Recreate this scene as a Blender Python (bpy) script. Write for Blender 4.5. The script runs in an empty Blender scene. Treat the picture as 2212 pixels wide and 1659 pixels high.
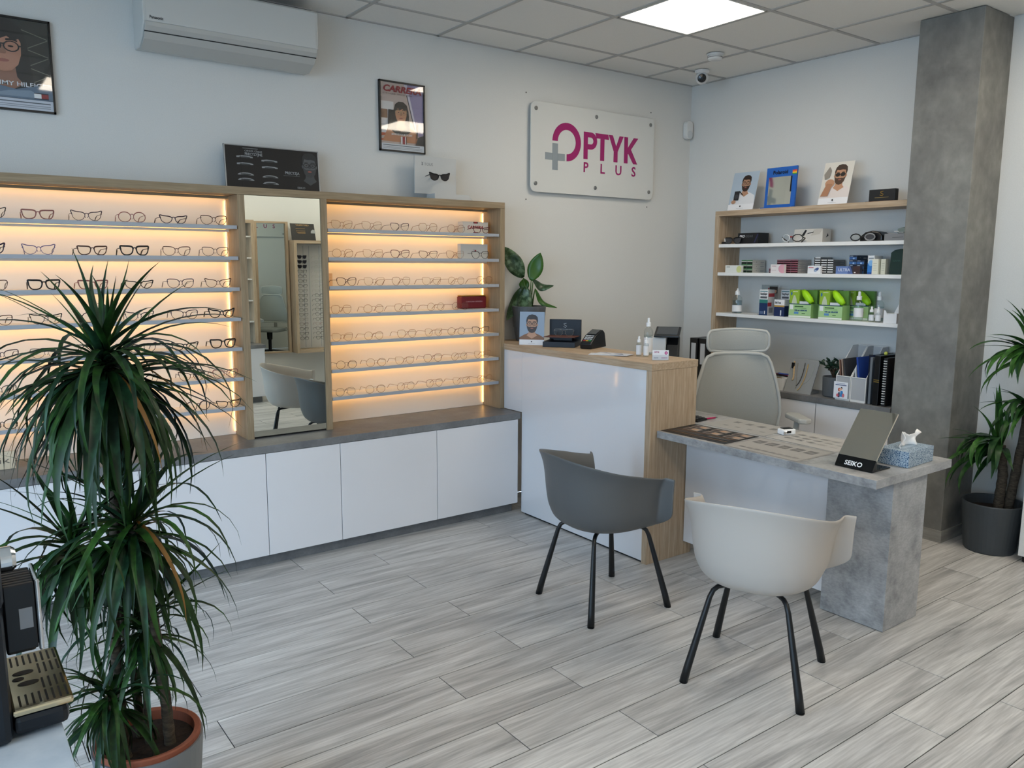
import bpy, math, random
from mathutils import Vector, Matrix
random.seed(11)
SC = bpy.context.scene
COL = SC.collection
R = math.radians
# ------------------------------------------------------------------ camera
cd = bpy.data.cameras.new('camera')
cd.sensor_fit = 'HORIZONTAL'; cd.sensor_width = 36.0; cd.lens = 36.0 * 1731.2 / 2212.0
cd.clip_start = 0.05; cd.clip_end = 100
cam = bpy.data.objects.new('camera', cd); COL.objects.link(cam)
yaw, pitch, roll = R(-36.362), R(-8.482), R(0.268)
fwd = Vector((-math.sin(yaw) * math.cos(pitch), math.cos(yaw) * math.cos(pitch), math.sin(pitch)))
rt = Vector((math.cos(yaw), math.sin(yaw), 0)); up = rt.cross(fwd)
r2 = rt * math.cos(roll) + up * math.sin(roll); u2 = up * math.cos(roll) - rt * math.sin(roll)
mw = Matrix((r2, u2, -fwd)).transposed().to_4x4()
mw.translation = Vector((-5.0977, -4.5232, 1.6373))
cam.matrix_world = mw
SC.camera = cam
# ------------------------------------------------------------------ world (overcast daylight) and exposure
w = bpy.data.worlds.new('overcast_sky'); SC.world = w; w.use_nodes = True
bg = w.node_tree.nodes['Background']
bg.inputs['Color'].default_value = (0.60, 0.745, 1.0, 1); bg.inputs['Strength'].default_value = 8.4
SC.view_settings.view_transform = 'Standard'; SC.view_settings.look = 'None'
SC.view_settings.exposure = 0.3; SC.view_settings.gamma = 1.0; SC.view_settings.use_curve_mapping = False
PANEL_W = 12.0          # ceiling light panels
LED_W = 9.0           # warm shelf strips
def portal(name, loc, sx, sy, roty):
    l = bpy.data.lights.new(name, 'AREA'); l.shape = 'RECTANGLE'; l.size = sx; l.size_y = sy
    l.cycles.is_portal = True
    o = bpy.data.objects.new(name, l); o.location = loc; o.rotation_euler = (0, roty, 0); COL.objects.link(o)
portal('window_daylight', (-7.28, -3.4, 1.45), 2.7, 4.0, R(-90))
SC.cycles.max_bounces = 8; SC.cycles.diffuse_bounces = 4; SC.cycles.glossy_bounces = 4; SC.cycles.transparent_max_bounces = 10
SC.cycles.adaptive_threshold = 0.025
SC.cycles.caustics_reflective = False; SC.cycles.caustics_refractive = False
# ------------------------------------------------------------------ helpers
def lin(h):
    h = h.lstrip('#'); c = [int(h[i:i + 2], 16) / 255 for i in (0, 2, 4)]
    return tuple((x / 12.92 if x <= .04045 else ((x + .055) / 1.055) ** 2.4) for x in c) + (1,)
MATS = {}
def M(name, col='#808080', rough=.5, metal=0, emit=0, alpha=1, coat=0, spec=.5, trans=0, ior=1.45):
    if name in MATS: return MATS[name]
    m = bpy.data.materials.new(name); m.use_nodes = True
    b = m.node_tree.nodes['Principled BSDF']
    c = lin(col) if isinstance(col, str) else col
    b.inputs['Base Color'].default_value = c; b.inputs['Roughness'].default_value = rough
    b.inputs['Metallic'].default_value = metal; b.inputs['Specular IOR Level'].default_value = spec
    b.inputs['Coat Weight'].default_value = coat; b.inputs['Coat Roughness'].default_value = .05
    b.inputs['Alpha'].default_value = alpha; b.inputs['Transmission Weight'].default_value = trans; b.inputs['IOR'].default_value = ior
    if emit:
        b.inputs['Emission Color'].default_value = c; b.inputs['Emission Strength'].default_value = emit
    m.diffuse_color = c; MATS[name] = m
    return m
def nodes(m): return m.node_tree.nodes, m.node_tree.links
def noise_mat(name, cols, scale=(1, 1, 1), nscale=5, detail=6, rough=.5, bump=0, coat=0, rand=False, stops=None, distort=0, spec=.5, second=None):
    """colour ramp over stretched noise in object coordinates; rand: shifted per object"""
    m = M(name, cols[0], rough, coat=coat, spec=spec); n, l = nodes(m); b = n['Principled BSDF']
    tc = n.new('ShaderNodeTexCoord'); mp = n.new('ShaderNodeMapping'); mp.inputs['Scale'].default_value = scale
    l.new(tc.outputs['Object'], mp.inputs['Vector'])
    if rand:
        oi = n.new('ShaderNodeObjectInfo'); ml = n.new('ShaderNodeVectorMath'); ml.operation = 'SCALE'
        cb = n.new('ShaderNodeCombineXYZ')
        for i in range(3): l.new(oi.outputs['Random'], cb.inputs[i])
        l.new(cb.outputs[0], ml.inputs[0]); ml.inputs['Scale'].default_value = 37.0
        l.new(ml.outputs[0], mp.inputs['Location'])
    nz = n.new('ShaderNodeTexNoise'); nz.inputs['Scale'].default_value = nscale; nz.inputs['Detail'].default_value = detail
    nz.inputs['Roughness'].default_value = .62; nz.inputs['Distortion'].default_value = distort
    l.new(mp.outputs[0], nz.inputs['Vector'])
    cr = n.new('ShaderNodeValToRGB'); e = cr.color_ramp.elements
    st = stops or [.3 + .4 * i / (len(cols) - 1) for i in range(len(cols))]
    e[0].position = st[0]; e[0].color = lin(cols[0]); e[1].position = st[-1]; e[1].color = lin(cols[-1])
    for s, c in list(zip(st, cols))[1:-1]:
        k = e.new(s); k.color = lin(c)
    l.new(nz.outputs['Fac'], cr.inputs['Fac'])
    out = cr.outputs['Color']
    if second:      # (scale vec, noise scale, lo, hi) multiplies a finer streak
        mp2 = n.new('ShaderNodeMapping'); mp2.inputs['Scale'].default_value = second[0]
        l.new(tc.outputs['Object'], mp2.inputs['Vector'])
        if rand: l.new(ml.outputs[0], mp2.inputs['Location'])
        n2 = n.new('ShaderNodeTexNoise'); n2.inputs['Scale'].default_value = second[1]; n2.inputs['Detail'].default_value = 5
        l.new(mp2.outputs[0], n2.inputs['Vector'])
        mr = n.new('ShaderNodeMapRange'); mr.inputs['From Min'].default_value = .35; mr.inputs['From Max'].default_value = .65
        mr.inputs['To Min'].default_value = second[2]; mr.inputs['To Max'].default_value = second[3]
        l.new(n2.outputs['Fac'], mr.inputs['Value'])
        mx = n.new('ShaderNodeMix'); mx.data_type = 'RGBA'; mx.blend_type = 'MULTIPLY'; mx.inputs[0].default_value = 1
        l.new(out, mx.inputs[6]); l.new(mr.outputs[0], mx.inputs[7]); out = mx.outputs[2]
    l.new(out, b.inputs['Base Color'])
    if bump:
        bp = n.new('ShaderNodeBump'); bp.inputs['Strength'].default_value = bump; bp.inputs['Distance'].default_value = .004
        l.new(nz.outputs['Fac'], bp.inputs['Height']); l.new(bp.outputs[0], b.inputs['Normal'])
    return m
def clear_mat(name, tint='#ffffff', gloss=.1):
    if name in MATS: return MATS[name]
    m = bpy.data.materials.new(name); m.use_nodes = True; n, l = nodes(m)
    n.remove(n['Principled BSDF']); o = n['Material Output']
    t = n.new('ShaderNodeBsdfTransparent'); t.inputs[0].default_value = lin(tint)
    g = n.new('ShaderNodeBsdfGlossy'); g.inputs['Roughness'].default_value = .03
    lw = n.new('ShaderNodeLayerWeight'); lw.inputs['Blend'].default_value = .5
    pw = n.new('ShaderNodeMath'); pw.operation = 'POWER'; pw.inputs[1].default_value = 4.0; l.new(lw.outputs['Facing'], pw.inputs[0])
    ma = n.new('ShaderNodeMath'); ma.operation = 'ADD'; ma.inputs[1].default_value = .04; l.new(pw.outputs[0], ma.inputs[0])
    mm = n.new('ShaderNodeMath'); mm.operation = 'MULTIPLY'; mm.inputs[1].default_value = gloss * 10; l.new(ma.outputs[0], mm.inputs[0])
    mx = n.new('ShaderNodeMixShader'); l.new(mm.outputs[0], mx.inputs[0]); l.new(t.outputs[0], mx.inputs[1]); l.new(g.outputs[0], mx.inputs[2])
    l.new(mx.outputs[0], o.inputs['Surface']); m.diffuse_color = (.8, .9, .95, .3); MATS[name] = m
    return m
class MB:
    def __init__(s): s.v = []; s.f = []; s.mi = []; s.cur = 0
    def face(s, idx): s.f.append(tuple(idx)); s.mi.append(s.cur)
    def add(s, vs, fs):
        o = len(s.v); s.v += [tuple(p) for p in vs]
        for f in fs: s.face([o + i for i in f])
        return s
    def box(s, x0, y0, z0, x1, y1, z1):
        vs = [(x, y, z) for z in (z0, z1) for y in (y0, y1) for x in (x0, x1)]
        return s.add(vs, [(0, 2, 3, 1), (4, 5, 7, 6), (0, 1, 5, 4), (2, 6, 7, 3), (0, 4, 6, 2), (1, 3, 7, 5)])
    def prism(s, poly, ax, a, b):
        """poly in the other two axes (in order), extruded along axis ax from a to b"""
        def pt(p, c):
            q = list(p); q.insert('xyz'.index(ax), c); return tuple(q)
        n = len(poly)
        s.add([pt(p, a) for p in poly] + [pt(p, b) for p in poly],
              [tuple(range(n))[::-1], tuple(range(n, 2 * n))] + [(i, (i + 1) % n, n + (i + 1) % n, n + i) for i in range(n)])
        return s
    def tube(s, pts, rad, n=8, closed=False, flat=1.0):
        pts = [Vector(p) for p in pts]; k = len(pts)
        rad = rad if isinstance(rad, (list, tuple)) else [rad] * k
        o = len(s.v); prev = None
        for i, p in enumerate(pts):
            a = pts[(i - 1) % k] if (i or closed) else p; b = pts[(i + 1) % k] if (i < k - 1 or closed) else p
            t = (b - a).normalized()
            if prev is None:
                ref = Vector((0, 0, 1)) if abs(t.z) < .9 else Vector((0, 1, 0))
                nx = t.cross(ref).normalized()
            else:
                nx = (prev - t * prev.dot(t)).normalized()
            prev = nx; ny = t.cross(nx)
            for j in range(n):
                a_ = 2 * math.pi * j / n
                s.v.append(tuple(p + nx * (math.cos(a_) * rad[i]) + ny * (math.sin(a_) * rad[i] * flat)))
        m = k if closed else k - 1
        for i in range(m):
            i2 = (i + 1) % k
            for j in range(n):
                j2 = (j + 1) % n
                s.face((o + i * n + j, o + i * n + j2, o + i2 * n + j2, o + i2 * n + j))
        if not closed:
            s.face([o + j for j in range(n)][::-1]); s.face([o + (k - 1) * n + j for j in range(n)])
        return s
    def lathe(s, prof, n=24, c=(0, 0, 0), cap0=True, cap1=True):
        o = len(s.v)
        for r, z in prof:
            for j in range(n):
                a = 2 * math.pi * j / n; s.v.append((c[0] + r * math.cos(a), c[1] + r * math.sin(a), c[2] + z))
        for i in range(len(prof) - 1):
            for j in range(n):
                j2 = (j + 1) % n; s.face((o + i * n + j, o + i * n + j2, o + (i + 1) * n + j2, o + (i + 1) * n + j))
        if cap0: s.face([o + j for j in range(n)][::-1])
        if cap1: s.face([o + (len(prof) - 1) * n + j for j in range(n)])
        return s
    def grid(s, fn, nu, nv, wrap=False):
        o = len(s.v)
        for i in range(nu):
            for j in range(nv): s.v.append(tuple(fn(i / (nu - 1), j / (nv - 1))))
        for i in range(nu - 1):
            for j in range(nv - 1): s.face((o + i * nv + j, o + (i + 1) * nv + j, o + (i + 1) * nv + j + 1, o + i * nv + j + 1))
        return s
    def mesh(s, name, mats, smooth=False):
        me = bpy.data.meshes.new(name); me.from_pydata(s.v, [], s.f)
        for m in (mats if isinstance(mats, (list, tuple)) else [mats]): me.materials.append(m)
        for p, k in zip(me.polygons, s.mi): p.material_index = k
        if smooth:
            for p in me.polygons: p.use_smooth = True
        me.update(); return me
    def build(s, name, mats, parent=None, smooth=False, bevel=0, loc=None, rot=None, solid=0, sub=0):
        return link(name, s.mesh(name, mats, smooth), parent, bevel, loc, rot, solid, sub)
def link(name, me, parent=None, bevel=0, loc=None, rot=None, solid=0, sub=0):
    o = bpy.data.objects.new(name, me); COL.objects.link(o)
    if parent: o.parent = parent
    if loc is not None: o.location = loc
    if rot is not None: o.rotation_euler = rot
    if solid:
        q = o.modifiers.new('thick', 'SOLIDIFY'); q.thickness = solid; q.offset = 0
    if sub:
        q = o.modifiers.new('sub', 'SUBSURF'); q.levels = sub; q.render_levels = sub
    if bevel:
        q = o.modifiers.new('bevel', 'BEVEL'); q.width = bevel; q.segments = 2; q.limit_method = 'ANGLE'; q.angle_limit = R(40)
    return o
def tag(o, label, cat, group=None):
    o['label'] = label; o['category'] = cat
    if group: o['group'] = group
    return o
def thing(name, label, cat, loc=(0, 0, 0), rz=0, group=None):
    o = bpy.data.objects.new(name, None); o.empty_display_size = .05; COL.objects.link(o)
    o.location = loc; o.rotation_euler = (0, 0, rz)
    return tag(o, label, cat, group)
def struct(o): o['kind'] = 'structure'; return o
def copy_thing(root, loc, rz, label, group=None):
    r = root.copy(); COL.objects.link(r); r.location = loc; r.rotation_euler = (0, 0, rz); r['label'] = label
    if group: r['group'] = group
    for ch in list(root.children):
        c = ch.copy(); COL.objects.link(c); c.parent = r
        for g in list(ch.children):
            d = g.copy(); COL.objects.link(d); d.parent = c
    return r
def bx(name, mat, parent, x0, y0, z0, x1, y1, z1, bevel=0, **k):
    return MB().box(min(x0, x1), min(y0, y1), min(z0, z1), max(x0, x1), max(y0, y1), max(z0, z1)).build(name, mat, parent, bevel=bevel, **k)
# lettering: a text curve turned into a flat or raised mesh, lying in the frame (ux, uz) with its normal towards the reader
def text(name, s, mat, parent, origin, ux, uz, size, depth=.0006, bold=0, align='LEFT', sx=1.0, spacing=1.0, width=None, shear=0):
    cu = bpy.data.curves.new(name, 'FONT'); cu.body = s; cu.size = size; cu.extrude = depth / 2; cu.offset = bold; cu.align_x = align
    cu.space_character = spacing; cu.resolution_u = 3; cu.shear = shear
    t = bpy.data.objects.new(name, cu); COL.objects.link(t)
    bpy.context.view_layer.update()
    me = bpy.data.meshes.new_from_object(t.evaluated_get(bpy.context.evaluated_depsgraph_get()))
    bpy.data.objects.remove(t); bpy.data.curves.remove(cu)
    ux = Vector(ux).normalized(); uz = Vector(uz).normalized(); nn = ux.cross(uz); og = Vector(origin)
    if width:
        xs = [v.co.x for v in me.vertices]; sx = width / max(1e-6, max(xs) - min(xs))
    for v in me.vertices:
        v.co = og + ux * (v.co.x * sx) + uz * v.co.y + nn * (v.co.z + depth / 2)
    me.materials.clear(); me.materials.append(mat); me.name = name
    return link(name, me, parent)
def PM(col):
    return M('print_' + col.lstrip('#'), col, .45)
def decal(name, parent, origin, ux, uz, w, h, items, step=.00025, gloss=None):
    """flat print: coloured shapes laid over each other on a sheet of w x h (shape coordinates run 0..1)"""
    ux = Vector(ux).normalized(); uz = Vector(uz).normalized(); nn = ux.cross(uz); og = Vector(origin)
    mb = MB(); cols = []
    for k, (c, pts) in enumerate(items):
        if c not in cols: cols.append(c)
        mb.cur = cols.index(c)
        mb.add([og + ux * (min(1, max(0, x)) * w) + uz * (min(1, max(0, y)) * h) + nn * (step * (k + 1)) for x, y in pts], [tuple(range(len(pts)))])
    return mb.build(name, [PM(c) for c in cols], parent)
def rect(x0, y0, x1, y1): return [(x0, y0), (x1, y0), (x1, y1), (x0, y1)]
def ell(cx, cy, rx, ry, n=18, a0=0, a1=360, tilt=0):
    full = abs(a1 - a0) >= 360; out = []
    for i in range(n if full else n + 1):
        a = R(a0 + (a1 - a0) * i / n); x, y = rx * math.cos(a), ry * math.sin(a); c, s_ = math.cos(tilt), math.sin(tilt)
        out.append((cx + x * c - y * s_, cy + x * s_ + y * c))
    return out
def ring(col, cx, cy, rx, ry, t, n=16):
    o, i_ = ell(cx, cy, rx, ry, n), ell(cx, cy, rx - t, ry - t * ry / rx, n)
    return [(col, [o[k], o[(k + 1) % n], i_[(k + 1) % n], i_[k]]) for k in range(n)]
def stripes(col, x0, x1, ys, t): return [(col, rect(x0, y, x1, y + t)) for y in ys]
def portrait(cx, cy, s, ar, skin, hair, top, beard=None, rim='#181412', long_hair=False, lens=None, shade=None):
    """simple printed bust; s = head half height (0..1 of sheet height), ar = sheet height / width"""
    sx = s * ar; it = []; P = lambda *q: [(cx + x * sx, cy + y * s) for x, y in q]
    dk = shade or '#%02x%02x%02x' % tuple(int(int(skin[i:i + 2], 16) * .82) for i in (1, 3, 5))
    it.append((top, P((-2.4, -3.2), (2.4, -3.2), (1.9, -1.85), (1.2, -1.5), (.5, -1.2), (-.5, -1.2), (-1.2, -1.5), (-1.8, -1.85))))
    if long_hair:
        it.append((hair, P((-.95, .3), (-.75, .95), (-.3, 1.28), (.3, 1.28), (.78, .95), (.98, .3), (1.08, -.8), (1.25, -2.0), (.6, -2.4), (-.55, -2.4), (-1.2, -2.0), (-1.05, -.8))))
    it.append((dk, P((-.42, -.5), (.42, -.5), (.5, -1.25), (.75, -1.55), (0, -2.0), (-.75, -1.55), (-.5, -1.25))))
    if not long_hair:
        it += [(skin, ell(cx - .76 * sx, cy - .05 * s, .11 * sx, .2 * s, 10)), (skin, ell(cx + .76 * sx, cy - .05 * s, .11 * sx, .2 * s, 10))]
    it.append((skin, P((-.74, .3), (-.6, .75), (0, .95), (.6, .75), (.74, .3), (.72, -.25), (.58, -.7), (.3, -.98), (0, -1.05), (-.3, -.98), (-.58, -.7), (-.72, -.25))))
    if shade: it.append((shade, P((.4, .6), (.72, .3), (.72, -.25), (.58, -.7), (.3, -.98), (.36, -.3))))
    if beard:
        it.append((beard, P((-.74, .15), (-.66, -.25), (-.42, -.36), (-.2, -.34), (0, -.38), (.2, -.34), (.42, -.36), (.66, -.25), (.74, .15), (.74, -.35), (.6, -.82), (.32, -1.12), (0, -1.2), (-.32, -1.12), (-.6, -.82), (-.74, -.35))))
    if long_hair:
        it.append((hair, P((-.82, .1), (-.86, .6), (-.5, 1.15), (.5, 1.15), (.86, .6), (.82, .1), (.66, .45), (.45, .34), (.2, .52), (-.1, .36), (-.4, .5), (-.62, .3))))
    else:
        it.append((hair, P((-.78, .1), (-.84, .55), (-.74, 1.0), (-.45, 1.32), (0, 1.42), (.45, 1.34), (.78, 1.05), (.86, .55), (.78, .1), (.68, .35), (.6, .66), (.2, .72), (-.2, .68), (-.55, .74), (-.68, .35))))
    it.append(('#9c5a4e', ell(cx, cy - .56 * s, .24 * sx, .075 * s, 10)))
    it.append((dk, P((-.05, .1), (.06, .1), (.15, -.2), (.1, -.27), (-.1, -.27), (-.13, -.2))))
    for q in (-1, 1):
        if lens: it.append((lens, ell(cx + q * .34 * sx, cy + .1 * s, .29 * sx, .22 * s, 14)))
        else: it.append(('#2a201a', ell(cx + q * .33 * sx, cy + .08 * s, .12 * sx, .045 * s, 8)))
        it.append((hair, P((q * .14, .40), (q * .4, .44), (q * .62, .36), (q * .6, .30), (q * .38, .36), (q * .14, .32))))
        it += ring(rim, cx + q * .35 * sx, cy + .08 * s, .33 * sx, .25 * s, .06 * sx, 12)
        it.append((rim, P((q * .66, .16), (q * .8, .13), (q * .8, .07), (q * .66, .1))))
    it.append((rim, rect(cx - .06 * sx, cy + .13 * s, cx + .06 * sx, cy + .19 * s)))
    return it
# ------------------------------------------------------------------ shared materials
wall_m = noise_mat('painted_wall', ['#d3d3d0', '#dadad7'], nscale=220, rough=.9, bump=.06, spec=.2)
white_m = M('white_lacquer', '#dcdcdf', .08, coat=.8)
whitemat_m = M('white_plastic', '#dcdcda', .45)
OAK = ['#a28b70', '#b39d83', '#c2af97']
oak_x = noise_mat('oak_grain_x', OAK, (1.2, 22, 22), 3.2, rough=.55, second=((2, 60, 60), 6, .9, 1.06))
oak_y = noise_mat('oak_grain_y', OAK, (22, 1.2, 22), 3.2, rough=.55, second=((60, 2, 60), 6, .9, 1.06))
oak_z = noise_mat('oak_grain_z', OAK, (22, 22, 1.2), 3.2, rough=.55, second=((60, 60, 2), 6, .9, 1.06))
conc_m = noise_mat('concrete_laminate', ['#7a7c7f', '#979899', '#a7a8a9', '#b4b5b5'], (1, 1, 1), 9, 10, rough=.33, distort=.15, stops=[.3, .43, .55, .72], second=((14, 14, 30), 4, .88, 1.07))
dconc_m = noise_mat('dark_concrete_laminate', ['#626365', '#717273', '#7e7f80'], (1, 1, 1), 6, 8, rough=.4, second=((12, 12, 12), 6, .93, 1.05))
col_m = noise_mat('column_plaster', ['#696966', '#757572', '#7f7f7b', '#898985'], (1, 1, .8), 5.0, 10, rough=.75, bump=.5, distort=.25, second=((5, 5, 4), 3, .86, 1.05))
black_m = M('black_plastic', '#0d0e10', .35)
blackmetal_m = M('black_metal', '#101317', .45)
alu_m = M('aluminium', '#9fa3a8', .35, .7)
chrome_m = M('chrome', '#d8d8d8', .06, 1)
mirror_m = M('mirror_glass', '#dfe6e2', .0, 1)
glass_m = clear_mat('window_glass', '#f4fbfa', .1)
lens_m = clear_mat('demo_lens', '#fbfbf8', .08)
# ================================================================== THE SETTING
H = 3.044
XL, YC = -7.25, -5.75       # shopfront side and opposite wall
grout_m = M('floor_grout', '#403f3d', .9)
plank_m = noise_mat('plank_tile', ['#969594', '#b1b0ae', '#c6c5c3', '#d8d7d4'], (.5, 5.5, 1), 2.6, 8, rough=.40, rand=True, distort=.9, stops=[.30, .43, .56, .72], second=((1.4, 34, 1), 3.5, .82, 1.09))
fl = bx('floor', grout_m, None, XL, YC, -.06, .4, .0, -.002); struct(fl)
PW, PL, G = .2008, 1.225, .0038
pm_full = None
row = 0
rows = []
k0 = math.ceil((0 + .727) / PW)
y = -.727 + PW * k0
k = -k0
while y > YC:
    y1, y0 = min(y, -.001), max(y - PW, YC)
    off = -3.548 if k % 2 == 0 else -3.134
    n = math.floor((XL - off) / PL)
    x = off + n * PL
    while x < .4:
        a, b = max(x, XL), min(x + PL, .4)
        if b - a > .02 and y1 - y0 > .01:
            full = (b - a > PL - 1e-6) and (y1 - y0 > PW - 1e-6)
            cx, cy = (a + b) / 2, (y0 + y1) / 2
            if full and pm_full: me = pm_full
            else:
                hx, hy = (b - a) / 2 - G / 2, (y1 - y0) / 2 - G / 2
                me = MB().box(-hx, -hy, -.002, hx, hy, 0).mesh('plank', plank_m)
                if full: pm_full = me
            link('plank', me, fl, loc=(cx, cy, 0))
        x += PL
    y -= PW; k += 1
# walls
struct(bx('wall_back', wall_m, None, XL, 0, 0, .4, .12, H + .1))
wr = struct(bx('wall_right', wall_m, None, .0, -2.33, 0, .12, 0, H + .1))
struct(bx('wall_right_front', wall_m, None, .06, YC, 0, .18, -2.33, H + .1))
struct(bx('wall_front', wall_m, None, XL, YC - .12, 0, .4, YC, H + .1))
# plastered column with tile skirting
col = struct(bx('column', col_m, None, -.295, -2.331, 0, .06, -1.972, H, bevel=.004))
sk_m = noise_mat('skirting_tile', ['#7f7e7b', '#8f8e8a', '#a09f9b'], (1, 1, 6), 6, rough=.5)
struct(bx('baseboard_column_side', sk_m, None, -.303, -2.339, 0, -.295, -1.972, .072))
struct(bx('baseboard_column_front', sk_m, None, -.295, -2.339, 0, .06, -2.331, .072))
struct(bx('baseboard_right', sk_m, None, .05, YC, 0, .06, -2.339, .072))
struct(bx('baseboard_front', sk_m, None, -1.86, YC, 0, .05, YC + .01, .085))
# shopfront: parapet, frame and panes on the left side
sh = struct(bx('wall_left', wall_m, None, XL - .14, YC, 2.8, XL, 0, H + .1))
struct(bx('wall_left_low', wall_m, None, XL - .14, YC, 0, XL, 0, .12))
struct(bx('wall_left_end', wall_m, None, XL - .14, -1.4, .12, XL, 0, 2.8))
struct(bx('wall_left_near', wall_m, None, XL - .14, YC, .12, XL, YC + .35, 2.8))
frame_m = M('anthracite_frame', '#3a3d40', .4)
for i in range(4):
    y0 = -1.4 - i * 1.0; y1 = y0 - 1.0
    wroot = struct(bx('window_%d' % (i + 1), glass_m, None, XL - .075, y1 + .05, .17, XL - .065, y0 - .05, 2.75))
    for a in ((y1, .12, y1 + .05, 2.8), (y0 - .05, .12, y0, 2.8), (y1, .12, y0, .17), (y1, 2.75, y0, 2.8)):
        bx('window_frame', frame_m, wroot, XL - .11, a[0], a[1], XL - .03, a[2], a[3])
struct(bx('pavement', M('pavement', '#8a8987', .9), None, -19, -16, -.12, XL - .14, 10, -.02))
# suspended ceiling: rails, tiles, lamps
ceil_back = struct(bx('ceiling', M('ceiling_void', '#77766f', .9), None, XL, YC, H + .03, .4, .12, H + .1))
tile_m = noise_mat('mineral_tile', ['#e6e4df', '#ebe9e4'], nscale=160, rough=.95, bump=.08, spec=.15)
rail_m = M('ceiling_rail', '#b4b2ae', .6)
T, A0, B0 = .611, .527, .341
xs = [.06] + [-A0 - T * i for i in range(12) if -A0 - T * i > XL] + [XL]
ys = [0] + [-B0 - T * i for i in range(10) if -B0 - T * i > YC] + [YC]
for x in xs[1:-1]: bx('ceiling_rail', rail_m, ceil_back, x - .011, YC, H - .001, x + .011, 0, H + .02)
for y in ys[1:-1]: bx('ceiling_rail', rail_m, ceil_back, XL, y - .011, H - .0005, .06, y + .011, H + .021)
bx('ceiling_rail', rail_m, ceil_back, XL, -.018, H - .001, .0, 0, H + .02)
bx('ceiling_rail', rail_m, ceil_back, -.018, -1.972, H - .0015, 0, -.018, H + .02)
LAMPS = [(2, 2), (1, 5), (6, 5), (1, 8), (3, 8), (6, 8)]  # the unseen panel over the opposite cabinets is added to brighten that wall
tcache = {}
panel_m = M('lamp_diffuser', '#fff2de', .4, emit=PANEL_W)
LAMP_SPOTS = []
for i in range(len(xs) - 1):
    for j in range(len(ys) - 1):
        x1, x0 = xs[i] - .012, xs[i + 1] + .012; y1, y0 = ys[j] - .012, ys[j + 1] + .012
        if x1 - x0 < .03 or y1 - y0 < .03: continue
        if (i, j) in LAMPS: LAMP_SPOTS.append((x0, y0, x1, y1, i, j)); continue
        key = (round(x1 - x0, 4), round(y1 - y0, 4))
        if key not in tcache: tcache[key] = MB().box(-key[0] / 2, -key[1] / 2, .004, key[0] / 2, key[1] / 2, .022).mesh('ceiling_tile', tile_m)
        link('ceiling_tile', tcache[key], ceil_back, loc=((x0 + x1) / 2, (y0 + y1) / 2, H))
LL = {(2, 2): 'bright square LED ceiling panel near the wall camera above the sign'}
for n, (x0, y0, x1, y1, i, j) in enumerate(LAMP_SPOTS):
    t = thing('ceiling_light', LL.get((i, j), 'square LED ceiling panel above the %s, outside the picture' % {(1, 5): 'desk corner', (6, 5): 'foreground dracaena', (1, 8): 'opposite glasses rack', (3, 8): 'opposite cabinets, added to brighten that wall', (6, 8): 'camera position'}.get((i, j), '')), 'ceiling light', ((x0 + x1) / 2, (y0 + y1) / 2, H), group='LED ceiling panels')
    hx, hy = (x1 - x0) / 2, (y1 - y0) / 2
    for a in ((-hx, -hy, -hx + .012, hy), (hx - .012, -hy, hx, hy), (-hx, -hy, hx, -hy + .012), (-hx, hy - .012, hx, hy)):
        bx('frame', whitemat_m, t, a[0], a[1], -.002, a[2], a[3], .02)
    bx('diffuser', panel_m, t, -hx + .012, -hy + .012, .002, hx - .012, hy - .012, .018)
# old screw holes in the wall around the sign
for x, z in ((-1.66, 2.795), (-.455, 2.795), (-1.655, 2.085), (-.47, 2.085)):
    o = MB().lathe([(.0045, 0), (.0045, .0012)], 10).build('wall_plug', M('plug_hole', '#15120f', .9), None, loc=(x, 0, z), rot=(R(90), 0, 0))
    tag(o, 'small dark wall plug hole %s of the pink lettered sign' % {(-1.66, 2.795): 'above the left end', (-.455, 2.795): 'above the right end', (-1.655, 2.085): 'below the left end', (-.47, 2.085): 'below the right end'}[(x, z)], 'wall plug', 'plug holes around the sign')
# ================================================================== DISPLAY WALL
D = -.213
wt = bx('worktop', dconc_m, None, -5.6, -.408, .64, -1.996, -.001, .68, bevel=.0015); tag(wt, 'dark grey concrete-look worktop running under the lit display', 'worktop')
CABX = [-5.57, -4.94, -4.31, -3.687, -3.262, -2.63, -2.012]
CL = ['white base cabinet at the far left under the lit display', 'white base cabinet behind the tall potted dracaena', 'white base cabinet under the left lit display, just right of the dracaena', 'narrow white base cabinet below the wall mirror', 'wide white base cabinet just right of the mirror', 'white base cabinet at the right end, touching the counter']
for i in range(6):
    x0, x1 = CABX[i], CABX[i + 1]
    t = thing('base_cabinet', CL[i], 'cabinet', ((x0 + x1) / 2, 0, 0), group='white base cabinets under the lit display'); h = (x1 - x0) / 2
    bx('body', whitemat_m, t, -h, -.384, .07, h, -.003, .638)
    bx('door', white_m, t, -h + .0018, -.403, .075, h - .0018, -.385, .637, bevel=.001)
    bx('plinth', dconc_m, t, -h, -.335, .001, h, -.32, .07)
# the lit display
OAK_SHADED = ['#857258', '#948166', '#a38f74']  # same oak, darkened in its colour to look backlit by the lit shelves
oak_shaded_x = noise_mat('display_oak_shaded_x', OAK_SHADED, (1.2, 22, 22), 3.2, rough=.55, second=((2, 60, 60), 6, .9, 1.06))
oak_shaded_z = noise_mat('display_oak_shaded_z', OAK_SHADED, (22, 22, 1.2), 3.2, rough=.55, second=((60, 60, 2), 6, .9, 1.06))
du = thing('display_unit', 'long oak display unit with warm lit shelves of eyeglasses and a mirror', 'display unit', (-3.7, 0, .68))
ox, oz = -3.7, .68
def dbx(name, mat, x0, y0, z0, x1, y1, z1, bevel=.0008, parent=None): return bx(name, mat, parent or du, x0 - ox, y0, z0 - oz, x1 - ox, y1, z1 - oz, bevel)
dbx('top_board', oak_shaded_x, -5.45, D, 1.995, -1.988, -.001, 2.034)
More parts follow.
